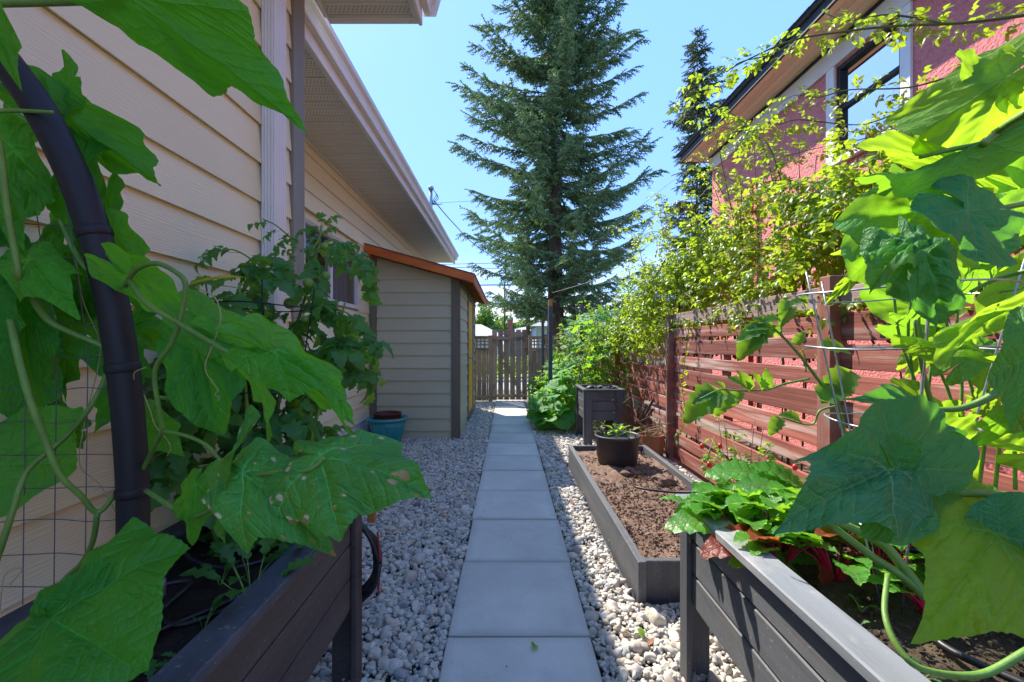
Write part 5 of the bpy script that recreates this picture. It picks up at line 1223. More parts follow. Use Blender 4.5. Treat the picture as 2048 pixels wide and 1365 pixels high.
# ------------------------------------------------------------------ right foreground: squash vine
sq = thing('squash_plant', 'big-leaved squash vine hanging into the right foreground over the planter', 'squash plant', (1.0, .95, .6))
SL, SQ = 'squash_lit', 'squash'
stem(sq, [(2060, 222, .62), (2010, 252, .66), (1970, 285, .70), (1900, 300, .70), (1840, 315, .70)], .0060, .0030)
stem(sq, [(2070, 215, .9), (2048, 232, .70), (2000, 262, .68), (1965, 290, .67)], .006, .005)
stem(sq, [(2070, 1000, .60), (1980, 988, .60), (1890, 984, .60), (1820, 965, .60), (1776, 940, .60)], .0062, .0042)
stem(sq, [(2060, 700, .80), (2000, 780, .80), (1930, 815, .82), (1870, 820, .84)], .0085, .005)
stem(sq, [(1875, 905, 1.1), (1870, 840, 1.1), (1850, 760, 1.08), (1838, 700, 1.06), (1830, 640, 1.05)], .007, .004)
stem(sq, [(2060, 1300, .7), (1960, 1350, .7), (1850, 1340, .7), (1800, 1300, .72), (1770, 1230, .76), (1775, 1150, .82)], .006, .0045)
stem(sq, [(1655, 1035, 1.02), (1760, 1085, 1.0), (1810, 1140, .98), (1850, 1195, .96)], .009, .012)
stem(sq, [(1655, 1045, 1.04), (1740, 1110, 1.0), (1800, 1150, .98), (1850, 1190, .96)], .008, .010)
stem(sq, [(2060, 540, .9), (1990, 560, .95), (1940, 585, .98)], .005, .004)
stem(sq, [(2060, 405, .8), (2010, 415, .8), (1960, 425, .8)], .006, .004)
big(sq, (2006, 160), (1838, 270), 0.72, 0.68, SL, 'squash', w=0.34, n=(-.1, .86, -.3), seed=101, droop=.35, curl=-.3, nr_=22, na=130, label='glowing yellow-green leaf at the upper right')
big(sq, (1982, 176), (1920, 96), 0.74, 0.76, SL, 'round', w=0.5, n=(-.1, .86, -.3), seed=102, droop=.3)
big(sq, (2060, 110), (2018, 90), .6, .62, SL, 'round', w=0.9, n=(-.1, .86, -.3), seed=103)
big(sq, (1966, 288), (1722, 352), 0.68, 0.64, SQ, 'cuc', w=0.17, n=(-.05, .75, -.62), seed=104, droop=.5, curl=-.6, fold=.12, nr_=22, na=140, label='pale-veined underside of a folded squash leaf pointing left')
big(sq, (1900, 330), (1730, 300), .72, .66, SL, 'cuc', w=0.14, n=(-.2, .5, .8), seed=105)
big(sq, (1838, 428), (1700, 560), .72, .68, SQ, 'squash', w=0.52, n=(-.1, -.85, .45), seed=106, droop=.5, nr_=20, na=120)
big(sq, (1846, 440), (1672, 502), .74, .72, SL, 'squash', w=0.26, n=(0, .9, .2), seed=107)
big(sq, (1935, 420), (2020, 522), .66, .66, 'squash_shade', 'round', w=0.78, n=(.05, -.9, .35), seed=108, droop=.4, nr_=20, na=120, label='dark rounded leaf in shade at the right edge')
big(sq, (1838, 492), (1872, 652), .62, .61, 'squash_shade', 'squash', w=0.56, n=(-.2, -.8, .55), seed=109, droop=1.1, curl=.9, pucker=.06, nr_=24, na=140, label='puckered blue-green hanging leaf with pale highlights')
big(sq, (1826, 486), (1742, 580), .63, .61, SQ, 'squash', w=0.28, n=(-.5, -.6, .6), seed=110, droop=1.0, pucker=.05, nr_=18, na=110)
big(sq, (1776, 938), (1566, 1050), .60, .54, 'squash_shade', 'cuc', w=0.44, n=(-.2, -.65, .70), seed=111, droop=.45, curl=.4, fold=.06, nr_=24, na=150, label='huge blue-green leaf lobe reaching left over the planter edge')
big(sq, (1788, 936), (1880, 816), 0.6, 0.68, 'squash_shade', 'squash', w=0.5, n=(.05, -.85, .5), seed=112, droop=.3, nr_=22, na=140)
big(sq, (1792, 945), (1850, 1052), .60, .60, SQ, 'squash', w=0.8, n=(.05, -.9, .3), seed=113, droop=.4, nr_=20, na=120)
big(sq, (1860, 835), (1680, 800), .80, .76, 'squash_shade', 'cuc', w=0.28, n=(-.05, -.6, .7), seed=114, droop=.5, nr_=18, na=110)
big(sq, (1990, 1068), (1840, 1262), .56, .50, SL, 'cuc', w=0.62, n=(-.1, -.75, .6), seed=115, droop=.6, curl=.3, nr_=24, na=150, label='large bright leaf with radiating veins at the lower right')  # sunlit copy: backlight painted in where upper leaves block the sun
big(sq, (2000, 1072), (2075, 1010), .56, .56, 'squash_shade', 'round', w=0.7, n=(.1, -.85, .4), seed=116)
big(sq, (1870, 905), (1965, 830), .86, .84, SL, 'squash', w=0.5, n=(0, .9, .3), seed=117)
big(sq, (1905, 700), (2045, 732), .92, .92, SL, 'round', w=0.32, n=(0, -.5, .9), seed=118, pucker=.06)
big(sq, (2040, 610), (1900, 730), .85, .83, SL, 'squash', w=0.18, n=(-.3, .8, .3), seed=119, droop=.8)
big(sq, (2080, 700), (2020, 860), .5, .5, SQ, 'squash', w=0.42, n=(-.3, -.8, .3), seed=120)
big(sq, (1700, 560), (1648, 612), .95, .95, SL, 'cuc', w=0.25, n=(0, -.9, .3), seed=121)
big(sq, (1850, 960), (1930, 1010), 1.1, 1.1, SL, 'squash', w=0.6, n=(0, .9, .3), seed=122)
for k in range(34):
    x_, y_ = rnd.uniform(1800, 2080), rnd.choice((rnd.uniform(500, 700), rnd.uniform(700, 960), rnd.uniform(330, 560))); l_ = rnd.uniform(60, 120); a_ = R(rnd.uniform(-150, 150)); Y_ = rnd.uniform(1.05, 1.5)
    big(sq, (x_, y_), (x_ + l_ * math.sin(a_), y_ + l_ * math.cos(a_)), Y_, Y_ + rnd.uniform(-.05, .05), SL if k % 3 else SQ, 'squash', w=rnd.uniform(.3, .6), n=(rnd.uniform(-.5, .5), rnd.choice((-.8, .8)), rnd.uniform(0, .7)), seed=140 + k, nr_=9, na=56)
for k in range(10):
    x_ = 1800 + k * 26; pts_ = [(x_ + rnd.uniform(-40, 40), 980, 1.25), (x_ + rnd.uniform(-30, 30), 800, 1.3), (x_ + rnd.uniform(-40, 40), 650, 1.3), (x_ + rnd.uniform(-60, 60), rnd.uniform(430, 560), 1.28)]
    stem(sq, pts_, .005, .003)

# young tomato vine arching out in front of the fence
yt = thing('tomato_plant', 'young sunlit tomato shoot with yellow flowers', 'tomato plant', (.98, 1.35, .6))
stem(yt, [(1700, 1000, 1.34), (1690, 880, 1.33), (1676, 812, 1.32), (1640, 765, 1.31), (1600, 712, 1.30), (1564, 672, 1.30), (1545, 655, 1.30)], .0062, .0032)
stem(yt, [(1562, 672, 1.30), (1563, 650, 1.3), (1568, 632, 1.3), (1582, 612, 1.3)], .003, .002)
stem(yt, [(1618, 758, 1.31), (1570, 768, 1.3), (1532, 780, 1.3), (1480, 782, 1.29), (1440, 780, 1.29), (1400, 798, 1.28)], .0036, .002)
stem(yt, [(1612, 745, 1.31), (1610, 715, 1.31), (1606, 700, 1.3), (1630, 695, 1.3)], .0022, .0014)
stem(yt, [(1676, 812, 1.32), (1640, 822, 1.32), (1622, 850, 1.32), (1560, 835, 1.3)], .004, .002)
yl = Leaves(TL); SLf = Leaves([strip_geo(10, lambda t: math.sin(math.pi * t ** .6) ** .7, .35, .8, .02, s, .14, .6) for s in range(4)])
def sl(a, t, ya=1.3, n=(0, -.6, .7)):
    A, B = P(a[0], a[1], ya), P(t[0], t[1], ya - .02); SLf.add(A, B - A, n, (B - A).length)
for a, t in (((1580, 615), (1562, 650)), ((1582, 612), (1612, 592)), ((1575, 600), (1560, 625)), ((1600, 590), (1622, 610)), ((1560, 640), (1525, 632)), ((1545, 655), (1500, 645)), ((1540, 655), (1488, 690)), ((1545, 655), (1520, 625)), ((1530, 655), (1475, 668)), ((1525, 660), (1472, 712)), ((1548, 650), (1560, 675)),
             ((1500, 782), (1490, 738)), ((1500, 780), (1468, 745)), ((1530, 778), (1540, 738)), ((1525, 780), (1518, 742)), ((1440, 780), (1360, 835)), ((1430, 785), (1402, 830)), ((1460, 783), (1428, 832)), ((1450, 780), (1440, 760)), ((1480, 782), (1465, 812)), ((1420, 790), (1385, 800)), ((1640, 695), (1720, 690)), ((1560, 835), (1540, 870)), ((1600, 842), (1570, 820)), ((1640, 800), (1720, 745)), ((1700, 740), (1645, 800)), ((1590, 690), (1610, 660))):
    sl(a, t)
SLf.build('leaf', 'tomato_lit', yt)
for c in ((1604, 705), (1632, 712)):
    c = P(c[0], c[1], 1.29); gs_ = [xf(strip_geo(3, None, .2, .4, 0, 0, 0, .35), (0, 0, 0), rz=k * 1.256) for k in range(5)]; o = link(gmesh('flower', merge(gs_), 'yellow_leaf'), 'flower', yt, c, (R(70), 0, rnd.random())); o.scale = (.014,) * 3
lt_ = thing('tomato_plant', 'sparse yellowing tomato plant with small red fruit', 'tomato plant', (1.45, 2.7, 0))
ll = Leaves(TL)
for k in range(9):
    m_ = [(1.5 + rnd.uniform(-.08, .08), 2.75, .05), (1.45 + rnd.uniform(-.15, .12), 2.7 + rnd.uniform(-.2, .3), .35), (1.45 + rnd.uniform(-.2, .2), 2.65 + rnd.uniform(-.4, .5), rnd.uniform(.45, .72))]
    tube_obj('stem', m_, .004, .002, 'vine', lt_, 5, 5)
    for (p_, d_) in drift(m_, .07):
        if p_.z > .2: ll.add(p_, rv(.5) + Vector((0, -.2, .1)), (0, 0, 1), rnd.uniform(.05, .11))
ll.build('leaf', 'bush', lt_)
for c in ((1440, 893, 2.5), (1425, 938, 2.45), (1433, 943, 2.45), (1404, 893, 2.6), (1418, 930, 2.45), (1590, 935, 2.2)):
    bm = bmesh.new(); bmesh.ops.create_uvsphere(bm, u_segments=14, v_segments=10, radius=.013); me = bpy.data.meshes.new('fruit'); bm.to_mesh(me); bm.free(); me.materials.append(MAT['tomato_red']); me.polygons.foreach_set('use_smooth', np.ones(len(me.polygons), bool)); link(me, 'fruit', lt_, P(*c), scl=(1, 1, 1.3))
cage('plant_cage', 'thin wire cage holding the small tomato plant by the fence', 1.45, 2.72, [(.10, .32), (.13, .52), (.15, .72)], 4, 'wire', .0018, 0, .74)

# ------------------------------------------------------------------ beets in the right planter
BL = [merge([strip_geo(16, lambda t: (.10 + .9 * math.sin(math.pi * min(1, (t + .05) ** 1.0)) ** .7), .25 + .2 * s / 5, .9, .035, s * 2.3, .02, .55)]) for s in range(5)]
def beet(label, x, y, n, h, red=.3, size=1.0, z=.575):
    t = thing('beet_plant', label, 'beet plant', (x, y, z), 'beets growing in the right planter'); lv, lr = Leaves(BL), Leaves(BL)
    for k in range(n):
        a = rnd.uniform(0, 6.28); b = Vector((x + math.cos(a) * .008, y + math.sin(a) * .008, z - .01)); rr = h * rnd.uniform(.35, .9)
        e = b + Vector((math.cos(a) * rr * .55, math.sin(a) * rr * .55, h * rnd.uniform(.45, .75)))
        tube_obj('stalk', [b, b.lerp(e, .5) + Vector((0, 0, h * .08)), e], .0042 * size, .0022 * size, 'redstem', t, 6, 4)
        (lr if rnd.random() < red else lv).add(e, (e - b).normalized() + Vector((math.cos(a), math.sin(a), .1)) * .6, (0, 0, 1), h * rnd.uniform(.55, .9))
    lv.build('leaf', 'beet', t, smooth=True); lr.build('leaf', 'beet_red', t, smooth=True); return t
bz = [(.80, 1.28, 12, .15, 0.16), (.76, 1.40, 12, .17, 0.06), (.90, 1.40, 13, .20, 0.06), (1.02, 1.46, 12, .22, 0.10), (.92, 1.22, 13, .16, 0.13), (1.06, 1.24, 13, .18, 0.16), (1.16, 1.38, 13, .22, 0.10), (.84, 1.52, 12, .20, 0.00), (1.28, 1.46, 12, .22, 0.10), (1.22, 1.2, 12, .18, 0.16), (1.02, 1.05, 10, .11, 0.13), (.72, 1.52, 10, .15, 0.03)]
bl_ = ['near the cap board, with short crimson stalks', 'beside the far left corner of the planter', 'second in from the far left corner', 'middle of the far row, tall', 'in the middle, stalks fanned and bright red', 'right of the middle, half hidden by the huge leaf', 'far row right of the middle', 'close to the far end board', 'far right corner by the fence', 'right side behind the wire cage', 'smallest one nearest the camera inside the wire cage', 'tucked in the very corner at the far end']
for (x, y, n, h, rd), l_ in zip(bz, bl_): beet('beet plant ' + l_, x, y, n, h, rd)
bt = thing('beet_plant', 'large beet rosette whose leaves hang left over the far corner of the right planter', 'beet plant', (.86, 1.5, .58), 'beets growing in the right planter')
BB = Leaves([strip_geo(22, lambda t: (.08 + .92 * math.sin(math.pi * min(1, t ** .9)) ** .65), .22, 1.0, .03, s * 2.3, .03, .48) for s in range(4)]); BR = Leaves(BB.g)
for a, t, Y_, m_ in (((1500, 1015), (1366, 975), 1.5, 0), ((1498, 1060), (1362, 996), 1.42, 0), ((1530, 1000), (1410, 962), 1.55, 0), ((1540, 960), (1440, 905), 1.6, 0), ((1600, 990), (1500, 930), 1.5, 0), ((1560, 1090), (1425, 1050), 1.3, 1), ((1620, 1000), (1560, 900), 1.55, 0), ((1640, 1130), (1680, 1240), 1.2, 1), ((1680, 960), (1700, 880), 1.5, 0), ((1560, 1120), (1640, 1100), 1.3, 0), ((1880, 1090), (1870, 1020), 1.1, 1), ((1600, 1150), (1500, 1080), 1.25, 0)):
    A, B = P(a[0], a[1], Y_), P(t[0], t[1], Y_ - .03); (BR if m_ else BB).add(A, B - A, (0, -.35, 1), (B - A).length * 1.08)
BB.build('leaf', 'beet', bt, smooth=True); BR.build('leaf', 'beet_red', bt, smooth=True)
for k, (x, y) in enumerate(((.76, 1.10), (.78, .98), (.86, 1.06), (.80, .84), (.98, .80))):
    seedling('tiny weed in the right planter soil ' + ('next to the cap board under the beets', 'next to the cap board below the wire cage', 'just inside the foot of the wire cage', 'nearest to the lower edge by the cap board', 'nearest to the bent grey hose')[k], x, y, .575, 3, .03, 'weed', 'weed', group='tiny weeds in the right planter soil')

# ------------------------------------------------------------------ squash and raspberry by the gate
RL = [rose_leaf(s) for s in range(8)]
mp2 = [leaf_geo(k_, 300 + i, 5, 30, .15, .6, .4, .07, .03) for i, k_ in enumerate(('squash', 'cuc', 'squash', 'round', 'cuc', 'squash'))]
def topz(x, y): return float(np.interp(x, [.45, .7, .95, 1.2, 1.5, 1.8], [.25, .62, 1.05, 1.60, 1.78, 1.70])) * (1.0 + .12 * mnoise.noise(Vector((x * 2, y * 2, 4))))
gq = thing('squash_plant', 'mound of big lobed squash leaves between the path and the trellis near the gate', 'squash plant', (1.1, 7, 0))
ql = Leaves(mp2)
for k in range(330):
    x = rnd.uniform(.50, 1.75); y = rnd.uniform(6.15, 8.9); z_ = topz(x, y) * (rnd.random() ** .45)
    if rnd.random() < .5: x = .45 + .5 * rnd.random(); z_ = rnd.uniform(.08, topz(x, y))
    if z_ < .05: continue
    a = rnd.uniform(0, 6.28); d = Vector((math.cos(a), math.sin(a) - .3, rnd.uniform(-.6, .1))); ql.add((x, y, z_ + .05), d, Vector((-.35, -.35, 1)) + rv(.3), rnd.uniform(.08, .17))
for k in range(46):
    x = rnd.uniform(.42, .95); y = rnd.uniform(6.0, 6.9); ql.add((x, y, rnd.uniform(.10, .38)), (rnd.uniform(-1, .6), rnd.uniform(-1, .2), rnd.uniform(-.4, .2)), Vector((-.2, -.5, 1)) + rv(.25), rnd.uniform(.14, .24))
ql.build('leaf', 'squash', gq, smooth=True)
for k in range(22):
    x = rnd.uniform(.6, 1.7); y = rnd.uniform(6.3, 8.6); tube_obj('stem', [(x, y, 0), (x + rnd.uniform(-.1, .1), y - .1, topz(x, y) * .5), (x + rnd.uniform(-.3, .2), y + rnd.uniform(-.3, .1), topz(x, y) * .95)], .007, .004, 'vine', gq, 5, 4)
for (px_, py_, Y_) in ((1195, 632, 6.9), (1290, 612, 6.2), (1137, 806, 6.2), (1280, 650, 6.2), (1315, 662, 6.0), (1228, 640, 6.6)):
    gs_ = [xf(strip_geo(4, None, .4, -.6, 0, 0, 0, .5), (0, 0, 0), rz=k * 1.256, rx=.9) for k in range(5)]; o = link(gmesh('flower', merge(gs_), 'yellow_leaf'), 'flower', gq, P(px_, py_, Y_), (.4, .2, rnd.random() * 3)); o.scale = (.055,) * 3
rb = thing('raspberry_bush', 'bright leafy raspberry thicket between the squash mound and the red fence', 'bush', (1.3, 7.6, 0))
rl_ = Leaves([rose_leaf(20 + s, 1) for s in range(5)])
for k in range(46):
    x = rnd.uniform(.6, 1.72); y = rnd.uniform(5.95, 8.8); zt_ = topz(x, y) * rnd.uniform(.85, 1.12) + .02
    m_ = [(x, y, 0), (x + rnd.uniform(-.06, .06), y, zt_ * .55), (x + rnd.uniform(-.22, .16), y + rnd.uniform(-.25, .2), zt_)]
    tube_obj('cane', m_, .005, .003, 'twig' if k % 2 else 'cane', rb, 5, 5)
    for (p_, d_) in drift(m_, .028):
        if p_.z > .15: rl_.add(p_, rv(.6) + Vector((-.15, -.2, .1)), Vector((0, -.2, 1)) + rv(.35), rnd.uniform(.09, .16))
rl_.build('leaf', 'bush', rb)
jn = thing('juniper', 'small pale grey-green shrub at the left foot of the squash mound', 'shrub', (.47, 8.0, 0)); jl = Leaves([simple_leaf(3, .3, .2)])
for k in range(700):
    a = rnd.uniform(0, 6.28); e = Vector((.50 + math.cos(a) * .13 * rnd.random(), 8.0 + math.sin(a) * .25 * rnd.random(), .05 + rnd.random() * .55)); jl.add(e, rv(.5) + Vector((0, 0, .8)), rv(1), .06)
jl.build('sprig', 'juniper', jn, 60)

# ------------------------------------------------------------------ climbing rose over the fence
ro = thing('climbing_rose', 'overgrown climbing rose with long arching canes spilling over the red fence', 'rose', (2.05, 4, 0))
rs = Leaves(RL)
def rcane(pts, step=.05, size=(.075, .12), r0=.006, r1=.002, mat='cane', hang=0.0):
    pp = [P(*p) if p[1] > 10 or True else p for p in pts]
    tube_obj('cane', pp, r0, r1, mat, ro, 6, 6); sd = 1
    for (p_, d_) in drift(pp, step):
        side = d_.cross(Vector((0, 1, 0))).normalized() * sd; sd = -sd
        rs.add(p_, d_ * .5 + side * .7 + Vector((0, -.1, -.15 - hang)) + rv(.25), Vector((0, -.45, 1)) + rv(.3), rnd.uniform(*size))
rcane([(2120, 20, 2.0), (2000, 38, 2.1), (1900, 48, 2.2), (1800, 52, 2.25), (1700, 62, 2.3), (1586, 81, 2.4), (1499, 118, 2.5), (1435, 152, 2.55), (1377, 182, 2.6), (1352, 228, 2.62)], .024, (.085, .13), .008)
rcane([(1900, 50, 2.2), (1780, 30, 2.3), (1700, 42, 2.35), (1650, 28, 2.4)], .035, (.08, .12), .006)
rcane([(1586, 85, 2.4), (1540, 110, 2.45), (1480, 125, 2.5), (1460, 145, 2.5)], .04, (.07, .10), .004)
rcane([(2100, 120, 2.2), (1950, 140, 2.4), (1820, 175, 2.6), (1700, 180, 2.8), (1637, 195, 2.9), (1586, 192, 3.0), (1532, 229, 3.1)], .024, (.09, .13), .006)
rcane([(2050, 210, 2.4), (1880, 190, 2.6), (1760, 240, 2.8), (1700, 250, 3.0), (1600, 240, 3.1), (1555, 250, 3.2), (1510, 256, 3.3), (1470, 300, 3.3)], .024, (.09, .13), .006)
rcane([(1900, 330, 2.6), (1800, 260, 2.8), (1720, 280, 2.9), (1620, 300, 3.1), (1550, 320, 3.2)], .024, (.09, .13), .005)
rcane([(1760, 400, 2.9), (1640, 384, 3.1), (1586, 362, 3.3), (1536, 364, 3.4), (1502, 377, 3.5), (1445, 350, 3.7), (1384, 313, 3.8)], .045, (.08, .12), .006)
rcane([(1475, 480, 3.9), (1470, 430, 4.0), (1435, 370, 4.1), (1411, 330, 4.1), (1395, 300, 4.1)], .045, (.08, .12), .005)
rcane([(1603, 470, 3.4), (1603, 404, 3.4), (1598, 330, 3.4), (1600, 286, 3.4)], .045, (.09, .12), .005)
rcane([(1515, 470, 3.6), (1515, 404, 3.6), (1510, 330, 3.6), (1508, 235, 3.6)], .045, (.09, .12), .005)
rcane([(1570, 450, 3.5), (1560, 380, 3.5), (1565, 300, 3.5), (1570, 260, 3.5)], .05, (.08, .12), .005)
rcane([(1420, 520, 4.2), (1370, 450, 4.4), (1310, 430, 4.6), (1262, 520, 4.8)], .045, (.09, .13), .006)
rcane([(1400, 560, 4.4), (1340, 480, 4.6), (1290, 470, 4.9), (1245, 560, 5.2)], .045, (.09, .13), .006)
rcane([(1380, 600, 4.6), (1300, 560, 5.0), (1250, 600, 5.4), (1235, 660, 5.5)], .04, (.09, .13), .006)
rcane([(1440, 430, 4.3), (1400, 400, 4.4), (1350, 410, 4.5), (1330, 470, 4.5)], .045, (.08, .12), .005)
rcane([(1330, 520, 4.8), (1290, 600, 5.0), (1285, 660, 5.0), (1300, 715, 5.0)], .04, (.08, .12), .006, hang=.3)
rcane([(1420, 560, 4.0), (1440, 600, 3.9), (1445, 650, 3.85), (1430, 670, 3.85)], .045, (.08, .11), .005, hang=.3)
rcane([(1380, 640, 4.2), (1372, 700, 4.2), (1365, 770, 4.2), (1370, 840, 4.2), (1350, 880, 4.2)], .05, (.05, .09), .004, 'cane' if False else .002, hang=.3)
def rtop(x, y): return float(np.interp(y, [.3, 1.2, 2.2, 3.2, 4.2, 5.2, 6.2, 7.0], [2.25, 2.25, 2.28, 2.32, 2.40, 2.40, 2.08, 1.75])) + .28 * mnoise.noise(Vector((x * 2.2, y * 1.6, 1)))
n_ = 0
while n_ < 8800:
    y = rnd.uniform(.8, 7.0); x = rnd.triangular(1.72, 2.6, 1.85); zt_ = rtop(x, y); z_ = 1.35 + (zt_ - 1.35) * rnd.random() ** .75
    if y > 4.9 and rnd.random() < .4: x -= rnd.uniform(.05, .35); z_ = rnd.uniform(1.15, zt_ - .2)
    if mnoise.noise(Vector((x * 3, y * 3, z_ * 3))) < -.12 + max(0, z_ - 1.85) * .6 and z_ > 1.5: continue
    rs.add((x, y, z_), rv(.5) + Vector((-.35, -.25, .1)), Vector((-.15, -.2, 1)) + rv(.4), rnd.uniform(.085, .145)); n_ += 1
for k in range(10):
    y0_ = 3.1 + k * .34; x0_ = rnd.uniform(1.9, 2.3); h_ = rnd.uniform(.35, .95)
    pp = [Vector((x0_, y0_, rtop(x0_, y0_) - .3)), Vector((x0_ - .1, y0_ + .05, rtop(x0_, y0_) + h_ * .4)), Vector((x0_ - .28 * rnd.random(), y0_ + rnd.uniform(-.3, .3), rtop(x0_, y0_) + h_ * .8)), Vector((x0_ - .55 * rnd.random(), y0_ + rnd.uniform(-.5, .5), rtop(x0_, y0_) + h_ * .9))]
    tube_obj('cane', pp, .005, .0015, 'cane', ro, 6, 6)
    for (p_, d_) in drift(pp, .026): rs.add(p_, d_ * .4 + rv(.5), Vector((0, -.4, 1)) + rv(.3), rnd.uniform(.08, .125))
rs.build('leaf', 'rose', ro)
for k in range(60):
    y = rnd.uniform(1, 6.6); x = rnd.uniform(1.9, 2.4); tube_obj('cane', [(x, y, .0 if k % 3 == 0 else 1.1), (x + rnd.uniform(-.15, .1), y + rnd.uniform(-.2, .2), 1.5), (x + rnd.uniform(-.3, .1), y + rnd.uniform(-.4, .3), rtop(x, y) + rnd.uniform(-.1, .12))], rnd.choice((.005, .008, .013)), .003, 'twig' if k % 2 else 'cane', ro, 6, 4)
tube_obj('cane', [P(1835, 500, 2.3), P(1770, 462, 2.5), P(1700, 452, 2.7), P(1640, 440, 2.9)], .018, .012, 'twig', ro, 8)
for c in ((1652, 370, 2.7), (1590, 480, 3.1), (1560, 570, 3.4), (1690, 505, 2.7), (1505, 470, 3.8), (1940, 345, 2.0), (1320, 610, 4.9)):
    gs_ = [xf(strip_geo(3, None, .3, -.8, 0, 0, 0, .7), (0, 0, 0), rz=k * .9, rx=1.1) for k in range(7)]; o = link(gmesh('dry_flower', merge(gs_), 'terracotta'), 'dead_flower', ro, P(*c), (rnd.random(), rnd.random(), 0)); o.scale = (.035,) * 3

# loose bits on the gravel and slabs
bits = Leaves([strip_geo(2, None, .4, .9, 0, s, 0, .5) for s in range(3)])
for _ in range(420):
    x_, y_ = rnd.uniform(-1.6, 1.7), rnd.uniform(1.5, 9); 
    if .6 < x_ < 1.46 and 2 < y_ < 4.6 or y_ > 5.6 and x_ < -.6: continue
    on = -.25 < x_ < .35; bits.add((x_, y_, .006 if on else .014), (rnd.gauss(0, 1), rnd.gauss(0, 1), .1), (0, 0, 1), rnd.uniform(.006, .02 if on else .03))
dbt = thing('leaf_litter', None, None); bits.build('litter', 'dry_stem', dbt, 0, 'litter')
lo_ = dbt.children[0]; lo_.parent = None; tag(lo_, kind='stuff'); bpy.data.objects.remove(dbt); lo_.name = 'leaf_litter'

# ------------------------------------------------------------------ fallen leaves
fl = [strip_geo(5, None, .4, .9, 0, s, .1, .6) for s in range(3)]
spots_ = [(1115, 1020, 0), (1146, 645 + 360, 1), (1225, 1085, 0), (1200, 1125, 1), (1160, 990, 1), (1275, 1265, 0), (1395, 1300, 0), (1270, 1180, 1), (1100, 905, 1), (830, 1095, 1), (880, 980, 1), (1064, 1302, 0), (1080, 892, 0), (700, 1330, 1), (860, 1250, 1), (1310, 1290, 1)]
fw_ = ['on shaded gravel halfway along the low bed', 'on sunlit gravel midway along the low bed', 'on gravel against the low bed side board', 'on gravel near the low bed front corner', 'on gravel right of the path at the shade edge', 'on gravel in front of the low bed', 'on gravel beside the leg of the right planter',
       'on gravel just before the low bed front board', 'on shaded gravel right of the path, furthest back', 'on shaded gravel just beyond the left planter', 'on shaded gravel left of the path, furthest back', 'lying on the nearest paving slab', 'at the path edge near the tall little planter', 'under the left planter beside its leg', 'on gravel left of the nearest slabs', 'on gravel between path and right planter leg']
for k, (px_, py_, m_) in enumerate(spots_):
    Y_ = H * F / (py_ - CY); g_ = fl[k % 3]
    o = link(gmesh('fallen_leaf', g_, 'squash_lit' if m_ == 0 else 'terracotta'), 'fallen_leaf', None, ((px_ - CX) * Y_ / F, Y_, .018), (rnd.uniform(-.3, .3), rnd.uniform(-.3, .3), rnd.uniform(0, 6))); o.scale = (rnd.uniform(.035, .06),) * 3
    tag(o, ('green' if m_ == 0 else 'dry brown') + ' fallen leaf ' + fw_[k], 'leaf', 'green fallen leaves' if m_ == 0 else 'brown fallen leaves')

# ------------------------------------------------------------------ spruces and far trees
def frond_geo(seed, ns=7, core=.044, nd=.095):
    r = random.Random(seed); V = []; Fc = []
    def needle_shoot(p, d, l_):
        d = d.normalized(); a = Vector((0, 0, 1)) if abs(d.z) < .9 else Vector((1, 0, 0)); u = d.cross(a).normalized(); v = d.cross(u); b = len(V)
        for k in range(3): an = k * 2.094; V.append(p + (u * math.cos(an) + v * math.sin(an)) * core)
        V.append(p + d * l_); Fc.extend([(b, b + 1, b + 3), (b + 1, b + 2, b + 3), (b + 2, b, b + 3)])
        m = max(3, int(l_ / .075))
        for k in range(m):
            q = p + d * (l_ * (k + .5) / m); an = r.uniform(0, 6.28); w_ = (u * math.cos(an) + v * math.sin(an)); t_ = q + w_ * nd + d * nd * .6; b = len(V); s_ = w_.cross(d) * .040
            V.extend([q - s_, q + s_, t_]); Fc.append((b, b + 1, b + 2))
    needle_shoot(Vector((0, 0, 0)), Vector((0, 1, 0)), .9)
    for k in range(ns):
        t = .08 + .8 * k / ns; s = 1 if k % 2 else -1
        needle_shoot(Vector((0, t, 0)), Vector((s * r.uniform(.6, 1), r.uniform(.5, .9), r.uniform(-.55, .1))), (1 - t * .6) * r.uniform(.22, .36))
    V = np.array([tuple(v) for v in V]); return V, np.array(Fc), np.zeros((len(V), 2))
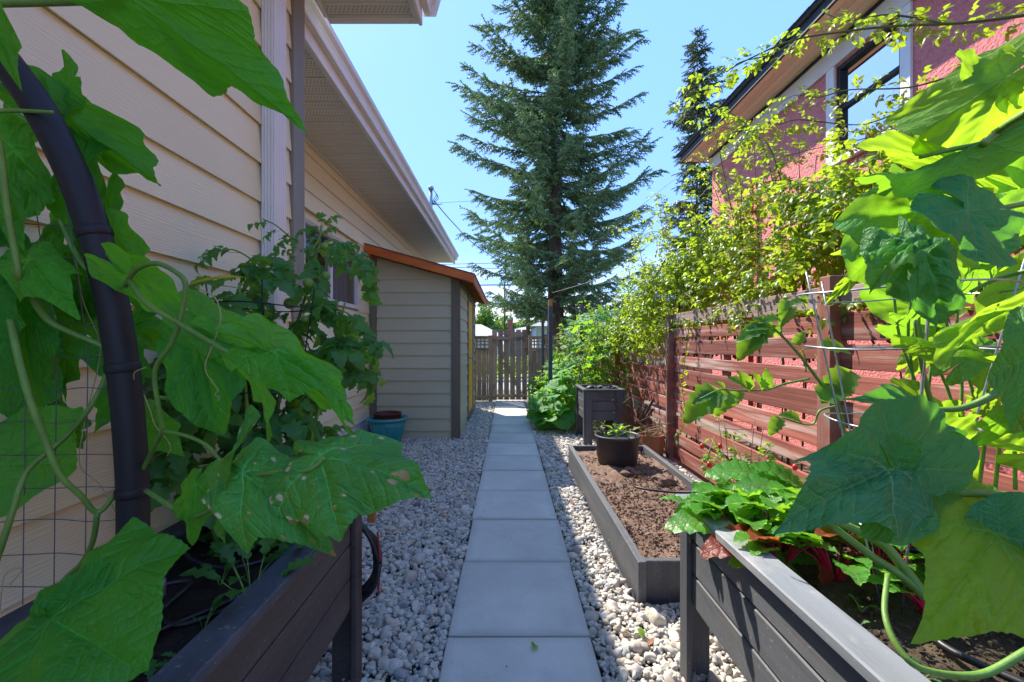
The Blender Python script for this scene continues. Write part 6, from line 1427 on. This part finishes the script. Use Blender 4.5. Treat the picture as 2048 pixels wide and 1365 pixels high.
def spruce(name, label, x, y, htop, prof, nwhorl, per, seed, trunk_r, mat, flen, hang, dens, top_z0):
    t = thing(name, label, 'tree', (x, y, 0)); r = random.Random(seed)
    MB().tube([(x, y, -.2), (x + .02, y, 2), (x - .03, y, htop * .5), (x, y, htop)], [trunk_r * 1.15, trunk_r * .85, trunk_r * .36, .015], 14).obj('trunk', MAT['bark'], t, True)
    fg = [frond_geo(seed + i) for i in range(5)]; lv = Leaves(fg); bm_ = MB()
    zs_ = [top_z0 + (htop - top_z0) * (i / nwhorl) for i in range(nwhorl)]
    for z_ in zs_:
        for b in range(per):
            az = r.uniform(0, 6.28); ln = float(np.interp(z_, *prof)) * (r.uniform(.55, 1.12) if r.random() < .8 else r.uniform(.3, .6))
            if ln < .12: continue
            z0 = z_ + r.uniform(-.15, .15); dirv = Vector((math.cos(az), math.sin(az), 0)); frac = (z_ - top_z0) / (htop - top_z0)
            dip = .22 * (1 - frac) - .25 * frac; n = 8; pts_ = []
            for i in range(n + 1):
                s_ = i / n; pts_.append(Vector((x, y, z0)) + dirv * ln * s_ + Vector((0, 0, ln * (-dip * 1.6 * s_ + (dip + .22) * s_ ** 2.2))))
            bm_.tube(pts_, taper(.008 + .008 * ln, .006, n + 1), 4, False)
            side = Vector((-dirv.y, dirv.x, 0))
            for (p_, d_) in drift(pts_, .158 / dens):
                s_ = (p_ - pts_[0]).length / ln
                if s_ < .18 and r.random() < .75: continue
                sg = r.choice((-1, 1)); w_ = .5 if s_ > .9 else 1
                dd = d_ * r.uniform(.5, 1.1) + side * sg * r.uniform(.3, 1.0) * w_ + Vector((0, 0, -r.uniform(0, hang)))
                lv.add(p_, dd, Vector((0, 0, 1)) + side * sg * .4, flen * r.uniform(.6, 1.15) * (1 - .35 * s_))
    bm_.obj('boughs', MAT['bark'], t)['kind'] = 'stuff'
    lv.build('crown', mat, t, 0, 'crown'); return t
spruce('spruce_tree', 'huge blue-green spruce filling the sky behind the garden gate', 2.28, 21.0, 23.7, ([1.9, 3.3, 5.4, 8.4, 12.9, 17.8, 21.1, 23.7], [2.4, 4.3, 5.2, 5.1, 4.35, 3.15, 1.8, .22]), 44, 8, 5, .48, 'spruce', .88, 1.15, 2.3, 2.7)
spruce('spruce_tree', 'thin ragged drooping spruce at the right of the huge one, above the eave', 11.1, 25.5, 19.8, ([1.5, 5.4, 9.9, 13.6, 15.3, 16.5, 17.4, 19.8], [3.0, 2.4, 1.65, 1.2, 1.95, 1.35, .68, .18]), 34, 6, 9, .19, 'spruce2', .85, 1.5, 2.3, 2.2)
LG = [simple_leaf(s, .7, 0, 3) for s in range(3)]
def leafy(label, x, y, rx, rz, zc, n, size, mat='maple'):
    t = thing('street_tree', label, 'tree', (x, y, 0)); MB().tube([(x, y, -.1), (x + .1, y, zc)], [.22, .12], 8).obj('trunk', MAT['bark'], t, True); lv = Leaves(LG)
    cl = [(Vector((x + rnd.gauss(0, rx * .5), y + rnd.gauss(0, rx * .4), zc + rnd.gauss(0, rz * .42))), rnd.uniform(.35, .75)) for _ in range(26)]
    for _ in range(n):
        c, r_ = rnd.choice(cl); v = rv(1).normalized() * r_ * rnd.uniform(.6, 1) * rx * .45; lv.add(c + v, rv(1), v + Vector((0, 0, .4)), size * rnd.uniform(.6, 1.3))
    lv.build('crown', mat, t, 0, 'crown')
leafy('round green street tree at far left over the fence', -4.4, 62, 3.6, 2.4, 4.0, 5200, .32)
leafy('second green street tree right of the first', -1.5, 66, 2.2, 1.8, 3.4, 2800, .32)
leafy('dark green street tree behind the brick chimney', 1.0, 60, 2.6, 2.0, 3.6, 3600, .30)
leafy('wide green street tree right of the chimney behind the pole', 3.4, 64, 2.8, 2.1, 3.8, 3600, .32)
leafy('darker far tree low behind the trellis', 8.4, 58, 3.4, 1.9, 2.9, 3000, .34)
leafy('far tree hidden mostly behind the shed roof', -9.5, 60, 3.4, 2.2, 3.2, 2500, .34)
hedge = thing('hedge', 'low yellow-green clipped hedge across the lane seen through the gate', 'hedge', (0, 16, 0)); hl = Leaves(LG)
for _ in range(5200): hl.add((rnd.uniform(-3.2, 4.2), 15.2 + rnd.uniform(0, .5), rnd.uniform(.02, .80)), rv(1), (0, 0, 1), .09)
hl.build('crown', 'bush', hedge, 0, 'foliage')
